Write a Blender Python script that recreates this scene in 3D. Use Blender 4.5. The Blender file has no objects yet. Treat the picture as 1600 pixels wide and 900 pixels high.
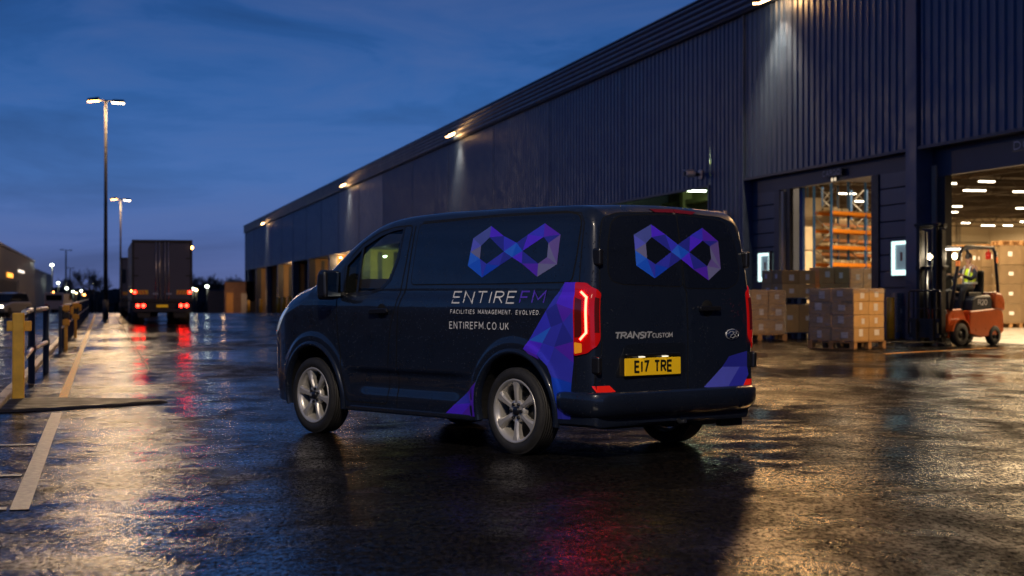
import bpy, bmesh, math, random
from mathutils import Vector, Matrix
random.seed(7)
R = math.radians
S = bpy.context.scene
COL = S.collection

# ---------------------------------------------------------------- camera, world, exposure
cam_d = bpy.data.cameras.new('camera'); cam = bpy.data.objects.new('camera', cam_d); COL.objects.link(cam)
cam_d.sensor_width = 36; cam_d.lens = 58.5; cam_d.clip_start = .1; cam_d.clip_end = 4000
cam.location = (0, 0, 1.31); cam.rotation_euler = (R(90 + .275), 0, 0)
cam_d.dof.use_dof = True; cam_d.dof.focus_distance = 13.4; cam_d.dof.aperture_fstop = 2.8
S.camera = cam
S.view_settings.view_transform = 'Standard'; S.view_settings.look = 'None'
S.view_settings.exposure = .15; S.view_settings.gamma = 1
S.render.engine = 'CYCLES'
S.cycles.use_denoising = True; S.cycles.denoising_prefilter = 'ACCURATE'; S.cycles.max_bounces = 8; S.cycles.transparent_max_bounces = 12
S.cycles.sample_clamp_indirect = 4; S.cycles.sample_clamp_direct = 12
S.cycles.caustics_reflective = False; S.cycles.caustics_refractive = False
try: S.cycles.use_light_tree = True
except Exception: pass

W = bpy.data.worlds.new('World'); S.world = W; W.use_nodes = True
wn = W.node_tree; wn.nodes.clear()
def WN(t, **k):
    n = wn.nodes.new(t)
    for a, b in k.items(): setattr(n, a, b)
    return n
def wl(a, ao, b, bi): wn.links.new(a.outputs[ao], b.inputs[bi])
geo = WN('ShaderNodeTexCoord'); sep = WN('ShaderNodeSeparateXYZ'); wl(geo, 'Generated', sep, 0)
ramp = WN('ShaderNodeValToRGB'); wl(sep, 'Z', ramp, 0)
cr = ramp.color_ramp
SKY = [(0.0, (.088, .112, .265)), (.03, (.078, .128, .33)), (.07, (.054, .138, .38)), (.12, (.030, .110, .335)), (.19, (.016, .068, .235)), (.45, (.009, .036, .13)), (1.0, (.006, .018, .065))]
cr.elements[0].position = 0; cr.elements[0].color = (*SKY[0][1], 1)
cr.elements[1].position = 1; cr.elements[1].color = (*SKY[-1][1], 1)
for p, c in SKY[1:-1]:
    e = cr.elements.new(p); e.color = (*c, 1)
mp = WN('ShaderNodeMapping'); mp.inputs['Scale'].default_value = (2.2, 2.2, 11); wl(geo, 'Generated', mp, 0)
nz = WN('ShaderNodeTexNoise'); nz.inputs['Scale'].default_value = 2.3; nz.inputs['Detail'].default_value = 7; nz.inputs['Roughness'].default_value = .58
nz.inputs['Distortion'].default_value = .5
wl(mp, 0, nz, 'Vector')
cmr = WN('ShaderNodeMapRange'); cmr.inputs[1].default_value = .47; cmr.inputs[2].default_value = .78; cmr.inputs[3].default_value = 0; cmr.inputs[4].default_value = .34
wl(nz, 0, cmr, 0)
mx = WN('ShaderNodeMix', data_type='RGBA'); wl(cmr, 0, mx, 0); wl(ramp, 0, mx, 6); mx.inputs[7].default_value = (.13, .165, .33, 1)
cm2 = WN('ShaderNodeMapRange'); cm2.inputs[1].default_value = .30; cm2.inputs[2].default_value = .52; cm2.inputs[3].default_value = .72; cm2.inputs[4].default_value = 1.0
wl(nz, 0, cm2, 0)
mul = WN('ShaderNodeVectorMath', operation='SCALE'); wl(mx, 2, mul, 0); wl(cm2, 0, mul, 'Scale')
bg = WN('ShaderNodeBackground'); bg.inputs['Strength'].default_value = 1.0; wl(mul, 0, bg, 0)
wo = WN('ShaderNodeOutputWorld'); wl(bg, 0, wo, 0)

# ---------------------------------------------------------------- site frame: t across to the right, s along the yard
TH = math.atan(640 / 2600); CT, ST = math.cos(TH), math.sin(TH)
def site(t, s, z=0): return Vector((t * CT - s * ST, t * ST + s * CT, z))
def gz(y): return 0 if y < 126 else -(y - 126) * .0101

# ---------------------------------------------------------------- materials
M = {}
def mat(name, col, rough=.6, metal=0, noise=0, nscale=8, bump=0, bscale=60, coat=0, emit=None, estr=0, rnd=0, spec=None, rvar=0, nobj=True, dirt=None):
    if name in M: return M[name]
    m = bpy.data.materials.new(name); m.use_nodes = True; nt = m.node_tree; p = nt.nodes['Principled BSDF']
    p.inputs['Base Color'].default_value = (*col, 1); p.inputs['Roughness'].default_value = rough; p.inputs['Metallic'].default_value = metal
    if coat: p.inputs['Coat Weight'].default_value = coat; p.inputs['Coat Roughness'].default_value = .06
    if spec is not None: p.inputs['Specular IOR Level'].default_value = spec
    if emit: p.inputs['Emission Color'].default_value = (*emit, 1); p.inputs['Emission Strength'].default_value = estr
    tc = nt.nodes.new('ShaderNodeTexCoord')
    out = None
    if noise or rvar:
        n = nt.nodes.new('ShaderNodeTexNoise'); n.inputs['Scale'].default_value = nscale; n.inputs['Detail'].default_value = 6; n.inputs['Roughness'].default_value = .65
        nt.links.new(tc.outputs['Object'], n.inputs['Vector'])
        if noise:
            mr = nt.nodes.new('ShaderNodeMapRange'); mr.inputs[1].default_value = .3; mr.inputs[2].default_value = .7
            mr.inputs[3].default_value = 1 - noise; mr.inputs[4].default_value = 1 + noise; nt.links.new(n.outputs[0], mr.inputs[0])
            v = nt.nodes.new('ShaderNodeVectorMath'); v.operation = 'SCALE'; v.inputs[0].default_value = col
            nt.links.new(mr.outputs[0], v.inputs['Scale']); out = v.outputs[0]
        if rvar:
            mr = nt.nodes.new('ShaderNodeMapRange'); mr.inputs[1].default_value = .3; mr.inputs[2].default_value = .7
            mr.inputs[3].default_value = max(.02, rough - rvar); mr.inputs[4].default_value = rough + rvar
            nt.links.new(n.outputs[0], mr.inputs[0]); nt.links.new(mr.outputs[0], p.inputs['Roughness'])
    if rnd:
        oi = nt.nodes.new('ShaderNodeObjectInfo'); mr = nt.nodes.new('ShaderNodeMapRange')
        mr.inputs[3].default_value = 1 - rnd; mr.inputs[4].default_value = 1 + rnd; nt.links.new(oi.outputs['Random'], mr.inputs[0])
        v = nt.nodes.new('ShaderNodeVectorMath'); v.operation = 'SCALE'
        if out: nt.links.new(out, v.inputs[0])
        else: v.inputs[0].default_value = col
        nt.links.new(mr.outputs[0], v.inputs['Scale']); out = v.outputs[0]
    if out: nt.links.new(out, p.inputs['Base Color'])
    if bump:
        n = nt.nodes.new('ShaderNodeTexNoise'); n.inputs['Scale'].default_value = bscale; n.inputs['Detail'].default_value = 4
        nt.links.new(tc.outputs['Object'], n.inputs['Vector'])
        b = nt.nodes.new('ShaderNodeBump'); b.inputs['Strength'].default_value = bump; b.inputs['Distance'].default_value = .01
        nt.links.new(n.outputs[0], b.inputs['Height']); nt.links.new(b.outputs[0], p.inputs['Normal'])
    M[name] = m
    return m
def glass_mat(name, tint=(.6, .66, .7), gloss=.06, rough=.02):
    m = bpy.data.materials.new(name); m.use_nodes = True; nt = m.node_tree; nt.nodes.clear()
    o = nt.nodes.new('ShaderNodeOutputMaterial'); t = nt.nodes.new('ShaderNodeBsdfTransparent'); t.inputs[0].default_value = (*tint, 1)
    g = nt.nodes.new('ShaderNodeBsdfGlossy'); g.inputs['Roughness'].default_value = rough
    lw = nt.nodes.new('ShaderNodeLayerWeight'); pw = nt.nodes.new('ShaderNodeMath'); pw.operation = 'POWER'; pw.inputs[1].default_value = 4; nt.links.new(lw.outputs['Facing'], pw.inputs[0]); f = nt.nodes.new('ShaderNodeMath'); f.operation = 'MULTIPLY_ADD'; f.inputs[1].default_value = .8; f.inputs[2].default_value = .045; nt.links.new(pw.outputs[0], f.inputs[0])
    mxs = nt.nodes.new('ShaderNodeMixShader'); nt.links.new(f.outputs[0], mxs.inputs[0]); nt.links.new(t.outputs[0], mxs.inputs[1]); nt.links.new(g.outputs[0], mxs.inputs[2])
    nt.links.new(mxs.outputs[0], o.inputs[0]); M[name] = m
    return m
def emis(name, col, strength):
    return mat(name, (.02, .02, .02), .5, emit=col, estr=strength)

def wrap_mat():
    m = bpy.data.materials.new('stretch_film'); m.use_nodes = True; nt = m.node_tree; nt.nodes.clear()
    o = nt.nodes.new('ShaderNodeOutputMaterial'); t = nt.nodes.new('ShaderNodeBsdfTransparent'); t.inputs[0].default_value = (.90, .90, .92, 1)
    p = nt.nodes.new('ShaderNodeBsdfPrincipled'); p.inputs['Base Color'].default_value = (.34, .36, .42, 1); p.inputs['Roughness'].default_value = .14; p.inputs['Specular IOR Level'].default_value = .9
    tc = nt.nodes.new('ShaderNodeTexCoord'); mpp = nt.nodes.new('ShaderNodeMapping'); mpp.inputs['Scale'].default_value = (1.2, 1.2, 7)
    n = nt.nodes.new('ShaderNodeTexNoise'); n.inputs['Scale'].default_value = 3.2; n.inputs['Detail'].default_value = 6; n.inputs['Distortion'].default_value = 1.3
    nt.links.new(tc.outputs['Object'], mpp.inputs[0]); nt.links.new(mpp.outputs[0], n.inputs['Vector'])
    b = nt.nodes.new('ShaderNodeBump'); b.inputs['Strength'].default_value = .9; b.inputs['Distance'].default_value = .05
    nt.links.new(n.outputs[0], b.inputs['Height']); nt.links.new(b.outputs[0], p.inputs['Normal'])
    mr = nt.nodes.new('ShaderNodeMapRange'); mr.inputs[1].default_value = .42; mr.inputs[2].default_value = .72; mr.inputs[3].default_value = .10; mr.inputs[4].default_value = .55
    nt.links.new(n.outputs[0], mr.inputs[0])
    x = nt.nodes.new('ShaderNodeMixShader'); nt.links.new(mr.outputs[0], x.inputs[0]); nt.links.new(t.outputs[0], x.inputs[1]); nt.links.new(p.outputs[0], x.inputs[2])
    nt.links.new(x.outputs[0], o.inputs[0]); M['film'] = m
    return m
wrap_mat()

def ground_mat(name, base, dark, puddle=.5, bumpf=1.0):
    m = bpy.data.materials.new(name); m.use_nodes = True; nt = m.node_tree; p = nt.nodes['Principled BSDF']
    g = nt.nodes.new('ShaderNodeNewGeometry'); L = nt.links.new
    def noise(scale, detail=4, rough=.55, dist=0, sx=1, sy=1):
        mpp = nt.nodes.new('ShaderNodeMapping'); mpp.inputs['Scale'].default_value = (sx, sy, 1); mpp.inputs['Rotation'].default_value = (0, 0, -TH)
        L(g.outputs['Position'], mpp.inputs[0])
        n = nt.nodes.new('ShaderNodeTexNoise'); n.inputs['Scale'].default_value = scale; n.inputs['Detail'].default_value = detail
        n.inputs['Roughness'].default_value = rough; n.inputs['Distortion'].default_value = dist; L(mpp.outputs[0], n.inputs['Vector'])
        return n.outputs[0]
    def mapr(src, a, b, c, d):
        mr = nt.nodes.new('ShaderNodeMapRange'); 
        for i, v in enumerate((a, b, c, d)): mr.inputs[i + 1].default_value = v
        L(src, mr.inputs[0]); return mr.outputs[0]
    def math_(op, a, b):
        q = nt.nodes.new('ShaderNodeMath'); q.operation = op
        for i, v in enumerate((a, b)):
            if isinstance(v, (int, float)): q.inputs[i].default_value = v
            else: L(v, q.inputs[i])
        return q.outputs[0]
    big = noise(.33, 3, .5, .3, 1, .55)       # patches of standing water
    mid = noise(2.3, 6, .62, .3)
    agg = noise(80, 2, .7, 0, 1, .40)                     # stones of the asphalt
    agg2 = noise(30, 3, .62, .4, 1, .30)
    wet = mapr(math_('ADD', math_('MULTIPLY', big, .7), math_('MULTIPLY', mid, .3)), .45, .60, 0, 1)            # 1 = puddle film
    mixc = nt.nodes.new('ShaderNodeMix'); mixc.data_type = 'RGBA'
    cfac = mapr(math_('ADD', math_('MULTIPLY', mid, .3), math_('MULTIPLY', agg2, .7)), .42, .62, 0, 1)
    L(cfac, mixc.inputs[0]); mixc.inputs[6].default_value = (*dark, 1); mixc.inputs[7].default_value = (*base, 1)
    L(mixc.outputs[2], p.inputs['Base Color'])
    r1 = mapr(math_('ADD', math_('MULTIPLY', mid, .5), math_('MULTIPLY', big, .5)), .42, .56, .30, .085)
    r2 = math_('SUBTRACT', r1, math_('MULTIPLY', wet, .035))
    L(r2, p.inputs['Roughness'])
    patch = mapr(math_('ADD', math_('MULTIPLY', noise(1.5, 7, .68, .6, 1, .6), .6), math_('MULTIPLY', big, .4)), .40, .55, .22, 1)
    stone = mapr(noise(34, 3, .7, .2, 1, .38), .38, .56, .12, 1)
    # a water film (gloss) over part of the stones, dull damp stone elsewhere
    film = math_('MULTIPLY', patch, stone)
    dull = nt.nodes.new('ShaderNodeBsdfDiffuse'); L(mixc.outputs[2], dull.inputs['Color'])
    mxs = nt.nodes.new('ShaderNodeMixShader'); L(film, mxs.inputs[0]); L(dull.outputs[0], mxs.inputs[1]); L(p.outputs[0], mxs.inputs[2])
    L(mxs.outputs[0], nt.nodes['Material Output'].inputs[0])
    p.inputs['Specular IOR Level'].default_value = .6
    amp = mapr(wet, 0, 1, 1.1, .30)
    h = math_('ADD', math_('MULTIPLY', agg, .0045), math_('MULTIPLY', agg2, .019))
    h = math_('MULTIPLY', h, amp)
    h = math_('ADD', h, math_('MULTIPLY', noise(7.5, 3, .5), .0035))
    h = math_('ADD', h, math_('MULTIPLY', noise(1.1, 2, .5), .005))
    b = nt.nodes.new('ShaderNodeBump'); b.inputs['Strength'].default_value = .36 * bumpf; b.inputs['Distance'].default_value = 1.0
    L(h, b.inputs['Height']); L(b.outputs[0], p.inputs['Normal']); L(b.outputs[0], dull.inputs['Normal'])
    M[name] = m
    return m
ground_mat('wet_asphalt', (.0150, .0135, .0130), (.003, .003, .0035))

mat('navy_clad', (.019, .045, .125), .42, .1, noise=.28, nscale=1.3, rvar=.10)
mat('navy_dark', (.018, .030, .068), .5, .1, noise=.15, nscale=.7)
mat('navy_panel', (.030, .052, .105), .45, .1, noise=.12, nscale=.6, rnd=.10)
mat('black', (.008, .008, .010), .5, rvar=.1)
mat('rubber', (.016, .015, .015), .72, bump=.3, bscale=90, noise=.25, nscale=14)
mat('dark_steel', (.028, .03, .036), .42, .5, noise=.2, nscale=6)
mat('tan_clad', (.36, .24, .13), .6, noise=.12, nscale=.8)
mat('orange_door', (.50, .24, .05), .55, noise=.12, nscale=.8)
mat('green_clad', (.24, .25, .12), .55, noise=.12, nscale=.8)
mat('white_wall', (.62, .55, .42), .7, noise=.07, nscale=.4)
mat('roof_in', (.075, .055, .038), .7, noise=.2, nscale=.4)
mat('pale_steel', (.32, .29, .25), .5, .2)
mat('concrete', (.15, .135, .12), .32, noise=.25, nscale=.9, bump=.2, bscale=20, rvar=.12)
mat('kerb', (.20, .19, .18), .5, noise=.35, nscale=3, bump=.4, bscale=30, rnd=.1)
mat('line_yellow', (.80, .38, .015), .6, noise=.5, nscale=14, bump=.4, bscale=60, rvar=.12)
mat('line_pale', (.27, .245, .21), .5, noise=.75, nscale=16, bump=.4, bscale=60, rvar=.12)
mat('yellow_paint', (.62, .34, .02), .38, noise=.22, nscale=5, coat=.2, rvar=.08)
mat('blue_steel', (.009, .016, .034), .4, .3, noise=.2, nscale=7)
mat('galv', (.42, .43, .45), .32, .75, noise=.15, nscale=12)
mat('pole', (.07, .065, .06), .6, .2, noise=.2, nscale=4)
mat('card', (.46, .30, .125), .78, noise=.10, nscale=6, rnd=.22, bump=.15, bscale=25)
mat('card_tape', (.40, .27, .12), .35, rnd=.1)
mat('sticker', (.68, .68, .70), .6, noise=.06, nscale=20)
mat('sticker_ink', (.05, .05, .06), .7)
mat('wood', (.30, .165, .065), .8, noise=.3, nscale=7, bump=.4, bscale=30, rnd=.2)
mat('pallet_blue', (.012, .05, .16), .6, noise=.25, nscale=7, rnd=.1)
mat('rack_blue', (.015, .10, .32), .45, noise=.1, nscale=5)
mat('rack_orange', (.80, .26, .015), .45, noise=.1, nscale=4)
mat('white_plastic', (.85, .80, .72), .45)
emis('tube_light', (1, .86, .62), 12)
emis('tube_green', (.80, 1, .70), 30)
emis('street_warm', (1, .42, .09), 22)
emis('street_white', (1, .74, .42), 24)
emis('flood_em', (1, .54, .20), 45)
emis('dock_em', (1, .72, .35), 60)
emis('bokeh_white', (.92, 1, .82), 55)
emis('bokeh_warm', (1, .72, .35), 45)
emis('bokeh_orange', (1, .35, .08), 20)
emis('lightbox', (.66, .95, .92), 1.6)
mat('lightbox_pane', (.20, .26, .30), .2, emit=(.5, .72, .8), estr=.16)
mat('lightbox_red', (.3, .03, .03), .5)

# ---------------------------------------------------------------- mesh builder
class MB:
    def __init__(s): s.v = []; s.f = []; s.m = []; s.sm = []
    def face(s, idx, m=0, smooth=False): s.f.append(tuple(idx)); s.m.append(m); s.sm.append(smooth)
    def quad(s, pts, m=0, smooth=False):
        n = len(s.v); s.v += [tuple(p) for p in pts]; s.face(range(n, n + len(pts)), m, smooth)
    def box(s, c, d, m=0, rz=0, mt=None):
        n = len(s.v); hx, hy, hz = d[0] / 2, d[1] / 2, d[2] / 2; cs, sn = math.cos(rz), math.sin(rz)
        for z in (-hz, hz):
            for x, y in ((-hx, -hy), (hx, -hy), (hx, hy), (-hx, hy)):
                p = Vector((c[0] + x * cs - y * sn, c[1] + x * sn + y * cs, c[2] + z))
                if mt: p = mt @ p
                s.v.append(tuple(p))
        for q in ((0, 3, 2, 1), (4, 5, 6, 7), (0, 1, 5, 4), (1, 2, 6, 5), (2, 3, 7, 6), (3, 0, 4, 7)): s.face([n + i for i in q], m)
        return s
    def b2(s, a, b, m=0):  # box by corners
        return s.box([(a[i] + b[i]) / 2 for i in range(3)], [abs(b[i] - a[i]) for i in range(3)], m)
    def prism(s, poly, a, b, axis='y', m=0, smooth=False):
        """extrude 2-D polygon between a and b along the axis; polygon in the other two axes"""
        n = len(s.v); k = len(poly)
        for h in (a, b):
            for p, q in poly:
                s.v.append({'y': (p, h, q), 'x': (h, p, q), 'z': (p, q, h)}[axis])
        s.face([n + i for i in range(k)][::-1], m); s.face([n + k + i for i in range(k)], m)
        for i in range(k): s.face((n + i, n + (i + 1) % k, n + k + (i + 1) % k, n + k + i), m, smooth)
        return s
    def tube(s, pts, r, seg=8, m=0, cap=True, smooth=True):
        pts = [Vector(p) for p in pts]; rs = r if isinstance(r, (list, tuple)) else [r] * len(pts)
        rings = []; up0 = None
        for i, p in enumerate(pts):
            d = (pts[min(i + 1, len(pts) - 1)] - pts[max(i - 1, 0)]).normalized()
            up = Vector((0, 0, 1)) if abs(d.z) < .9 else Vector((1, 0, 0))
            if up0 is not None: up = up0
            a = d.cross(up).normalized(); b_ = a.cross(d).normalized(); up0 = b_
            n = len(s.v)
            for k in range(seg):
                t = 2 * math.pi * k / seg; s.v.append(tuple(p + rs[i] * (math.cos(t) * a + math.sin(t) * b_)))
            rings.append(n)
        for u, w in zip(rings, rings[1:]):
            for k in range(seg): s.face((u + k, u + (k + 1) % seg, w + (k + 1) % seg, w + k), m, smooth)
        if cap:
            s.face([rings[0] + k for k in range(seg)][::-1], m); s.face([rings[-1] + k for k in range(seg)], m)
        return s
    def lathe(s, prof, seg=32, m=0, axis='z', c=(0, 0, 0), smooth=True, close=False):
        n = len(s.v); k = len(prof)
        for i in range(seg):
            t = 2 * math.pi * i / seg; ct, st = math.cos(t), math.sin(t)
            for r, h in prof:
                p = {'z': (r * ct, r * st, h), 'y': (r * ct, h, r * st), 'x': (h, r * ct, r * st)}[axis]
                s.v.append((p[0] + c[0], p[1] + c[1], p[2] + c[2]))
        for i in range(seg):
            a = n + i * k; b = n + ((i + 1) % seg) * k
            for j in range(k if close else k - 1):
                j2 = (j + 1) % k; s.face((a + j, b + j, b + j2, a + j2), m, smooth)
        return s
    def build(s, name, mats, parent=None, bevel=0, seg=2, recalc=True):
        me = bpy.data.meshes.new(name); me.from_pydata(s.v, [], s.f)
        for mm in (mats if isinstance(mats, (list, tuple)) else [mats]): me.materials.append(M[mm] if isinstance(mm, str) else mm)
        me.polygons.foreach_set('material_index', s.m); me.polygons.foreach_set('use_smooth', s.sm)
        if recalc:
            bm = bmesh.new(); bm.from_mesh(me); bmesh.ops.recalc_face_normals(bm, faces=bm.faces); bm.to_mesh(me); bm.free()
        me.update(); o = bpy.data.objects.new(name, me); COL.objects.link(o)
        if parent is not None: o.parent = parent
        if bevel:
            b = o.modifiers.new('bevel', 'BEVEL'); b.width = bevel; b.segments = seg; b.limit_method = 'ANGLE'; b.angle_limit = R(35)
            b.harden_normals = False
        return o
def tag(o, label=None, cat=None, group=None, kind=None):
    if label: o['label'] = label
    if cat: o['category'] = cat
    if group: o['group'] = group
    if kind: o['kind'] = kind
    return o
def empty(name, loc, rz=0, label=None, cat=None, group=None):
    o = bpy.data.objects.new(name, None); COL.objects.link(o); o.location = loc; o.rotation_euler = (0, 0, rz); o.empty_display_size = .2
    return tag(o, label, cat, group)
KIDS = {}
def kids(o): return [c for c in COL.objects if c.parent == o]
def copy_tree(o, parent=None):
    c = o.copy(); COL.objects.link(c)
    if parent is not None: c.parent = parent
    for ch in kids(o): copy_tree(ch, c)
    return c
def share(o, name, parent, loc=(0, 0, 0), rz=0):
    c = bpy.data.objects.new(name, o.data if hasattr(o, 'data') else o); COL.objects.link(c); c.parent = parent; c.location = loc; c.rotation_euler = (0, 0, rz)
    if hasattr(o, 'modifiers'):
        for md in o.modifiers:
            if md.type == 'BEVEL':
                b = c.modifiers.new('bevel', 'BEVEL'); b.width = md.width; b.segments = md.segments; b.limit_method = 'ANGLE'; b.angle_limit = md.angle_limit
    return c

# ---------------------------------------------------------------- stroke lettering (flat print)
def arc(cx, cy, rx, ry, a0, a1, n=8): return [(cx + rx * math.cos(R(a0 + (a1 - a0) * i / n)), cy + ry * math.sin(R(a0 + (a1 - a0) * i / n))) for i in range(n + 1)]
GL = {'E': (.62, [[(.62, 1), (0, 1), (0, 0), (.62, 0)], [(.03, .52), (.55, .52)]]),
 'F': (.60, [[(.60, 1), (0, 1), (0, 0)], [(.03, .5), (.52, .5)]]),
 'N': (.72, [[(0, 0), (0, 1), (.72, 0), (.72, 1)]]), 'T': (.70, [[(0, 1), (.70, 1)], [(.35, .97), (.35, 0)]]),
 'I': (.06, [[(.03, 0), (.03, 1)]]),
 'R': (.66, [[(0, 0), (0, 1), (.38, 1)] + arc(.38, .76, .26, .24, 90, -90, 7)[1:] + [(.04, .52)], [(.34, .49), (.66, 0)]]),
 'M': (.86, [[(0, 0), (0, 1), (.43, .3), (.86, 1), (.86, 0)]]),
 'A': (.76, [[(0, 0), (.38, 1), (.76, 0)], [(.16, .33), (.60, .33)]]),
 'C': (.74, [arc(.42, .5, .40, .5, 48, 312, 14)]), 'L': (.56, [[(0, 1), (0, 0), (.56, 0)]]),
 'S': (.62, [[(.58, .88)] + arc(.31, .76, .27, .24, 50, 250, 8) + arc(.31, .25, .28, .25, 75, -140, 8)]),
 'G': (.78, [arc(.42, .5, .40, .5, 48, 352, 15) + [(.46, .46)]]), 'O': (.84, [arc(.42, .5, .42, .5, 0, 360, 20)]),
 'V': (.74, [[(0, 1), (.37, 0), (.74, 1)]]), 'D': (.74, [[(0, 0), (0, 1), (.3, 1)] + arc(.3, .5, .42, .5, 90, -90, 10)[1:] + [(0, 0)]]),
 'U': (.70, [[(0, 1), (0, .32)] + arc(.35, .32, .35, .32, 180, 360, 10) + [(.70, 1)]]),
 'K': (.66, [[(0, 0), (0, 1)], [(.62, 1), (.04, .42)], [(.20, .60), (.66, 0)]]),
 '1': (.16, [[(.08, 0), (.08, 1)]]), '7': (.58, [[(0, 1), (.58, 1), (.2, 0)]]),
 '2': (.60, [arc(.3, .72, .28, .28, 165, -30, 8) + [(0, 0), (.6, 0)]]), '0': (.64, [arc(.32, .5, .32, .5, 0, 360, 16)]),
 '.': (.10, [[(.05, 0), (.05, .10)]]), ' ': (.38, [])}
def strokes(text, x0, x1, z0, h, thick, shear_=0, track=.22, aspect=None):
    """ribbons for a line of capitals fitted between x0 and x1 (u to the right, v up)"""
    W0 = sum(GL[c][0] + track for c in text) - track
    k = (x1 - x0) / W0
    out = []; u = 0; e = 0
    for c in text:
        w, pls = GL[c]
        for pl in pls:
            pts = [Vector((x0 + (u + p[0]) * k + shear_ * h * p[1], z0 + p[1] * h)) for p in pl]
            n = len(pts); L_ = []; R_ = []
            closed = (pts[0] - pts[-1]).length < 1e-6
            for i in range(n):
                d1 = (pts[i] - pts[i - 1]) if i else ((pts[0] - pts[-2]) if closed else (pts[1] - pts[0]))
                d2 = (pts[i + 1] - pts[i]) if i < n - 1 else ((pts[1] - pts[0]) if closed else d1)
                d1 = d1.normalized(); d2 = d2.normalized(); t = (d1 + d2)
                t = t.normalized() if t.length > 1e-6 else d1
                nn = Vector((-t.y, t.x)); cs = max(.35, nn.dot(Vector((-d1.y, d1.x)))); o = nn * thick / 2 / cs
                L_.append(pts[i] + o); R_.append(pts[i] - o)
            for i in range(n - 1): out.append(([L_[i], L_[i + 1], R_[i + 1], R_[i]], e))
            e += 1
        u += w + track
    return out

# ================================================================ GROUND
def ground():
    b = MB(); ys = [-80, 0, 126, 200, 320, 600, 1200, 3000]; xs = [-1500, -400, -60, 0, 60, 400, 1500]
    for y in ys:
        for x in xs: b.v.append((x, y, gz(y)))
    n = len(xs)
    for j in range(len(ys) - 1):
        for i in range(n - 1): b.face((j * n + i, j * n + i + 1, (j + 1) * n + i + 1, (j + 1) * n + i))
    tag(b.build('ground', 'wet_asphalt'), kind='structure')
ground()
def site_poly(name, pts, m, z=.004, parent=None, thick=0):
    b = MB()
    top = [site(t, s, z) for t, s in pts]
    if thick:
        k = len(top); b.v = [tuple(p) for p in top] + [(p.x, p.y, p.z - thick) for p in top]
        b.face(range(k))
        for i in range(k): b.face((i, k + i, k + (i + 1) % k, (i + 1) % k))
    else: b.quad(top)
    return b.build(name, m, parent)
# edge line, its cross ticks, and the kerb they belong to
yl = MB()
def strip(b, t0, t1, s0, s1, z): b.quad([site(t0, s0, z), site(t1, s0, z), site(t1, s1, z), site(t0, s1, z)])
strip(yl, -.545, -.435, 20.7, 124, .006)
tag(yl.build('edge_line', 'line_yellow'), kind='structure')
b = MB(); strip(b, -.55, -.435, 10.6, 19.3, .006); tag(b.build('edge_line', 'line_pale'), kind='structure')
b = MB()
for k, Z in enumerate((10.5, 12.4, 14.9, 25.0, 29.2, 33.2, 37.4, 41.6, 45.8, 50, 54.2, 58.4)):
    s_ = Z / CT - .6 * ST
    strip(b, -1.06 if Z > 20 else -1.6, -.57, s_ - .06, s_ + .06, .007)
tag(b.build('tick_mark', 'line_pale'), kind='structure')
# kerb stones beside the barrier: each stone its own piece
kerb_root = empty('kerb', (0, 0, 0)); tag(kerb_root, kind='structure')
kb = MB().box((0, 0, .0), (.14, .985, .16)).build('kerb_stone', 'kerb', kerb_root, bevel=.012, seg=1)
kb.location = site(-1.2, 14.5, 0); kb.rotation_euler = (0, 0, TH)
for i in range(1, 100):
    c = share(kb, 'kerb_stone', kerb_root, site(-1.2 + random.uniform(-.004, .004), 14.5 + i, random.uniform(-.006, .004)), TH)
# lower access road beyond the kerb
tag(site_poly('access_road', [(-14, -5), (-1.27, -5), (-1.27, 120), (-14, 120)], 'wet_asphalt', .004), kind='structure')
b = MB(); strip(b, -4.3, -4.2, 40, 118, .009); strip(b, -3.2, -3.1, 20, 60, .009); tag(b.build('road_marking', 'line_pale'), kind='structure')
# low rubber ramp lying across the yard edge
rp = [(-7.2, 21.0), (-6.3, 20.75), (-5.85, 21.2), (-5.0, 21.0), (-4.32, 20.75), (-4.22, 20.45), (-4.75, 19.6), (-5.25, 19.0), (-5.9, 18.45), (-6.6, 18.2), (-7.4, 18.4)]
b = MB(); k = len(rp); cx = sum(p[0] for p in rp) / k; cy = sum(p[1] for p in rp) / k
b.v = [(x, y, .006) for x, y in rp] + [(cx + (x - cx) * .94, cy + (y - cy) * .90, .032) for x, y in rp]
b.face(range(k, 2 * k))
for i in range(k): b.face((i, (i + 1) % k, k + (i + 1) % k, k + i))
mat('wet_rubber', (.008, .008, .009), .62, spec=.2, noise=.3, nscale=3, bump=.8, bscale=35, rvar=.2)
tag(b.build('ramp_mat', 'wet_rubber', bevel=.006), 'low black wedge shaped mat lying across the pale line by the yellow post', 'mat')
# slab joint of the footway on the right of the edge line and yellow yard markings near the forklift
b = MB(); strip(b, .80, .825, 30, 110, .005); tag(b.build('footway_joint', 'wet_rubber'), kind='structure')
b = MB()
def yline(px, w=.12):
    for (x0, y0), (x1, y1) in zip(px, px[1:]):
        d = Vector((x1 - x0, y1 - y0)); n = Vector((-d.y, d.x)).normalized() * w / 2
        b.quad([(x0 + n.x, y0 + n.y, .006), (x1 + n.x, y1 + n.y, .006), (x1 - n.x, y1 - n.y, .006), (x0 - n.x, y0 - n.y, .006)])
yline([(8.4, 37.6), (12.2, 41.9)]); yline([(12.2, 39.8), (17.5, 46)])
for k in range(6): yline([(12.6 + k * .75, 40.4 + k * .9), (15.4 + k * .8, 38.9 + k * .95)])
yline([(14.6, 37.6), (19.5, 43.5)])
tag(b.build('yard_marking', 'line_yellow'), kind='structure')

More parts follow.
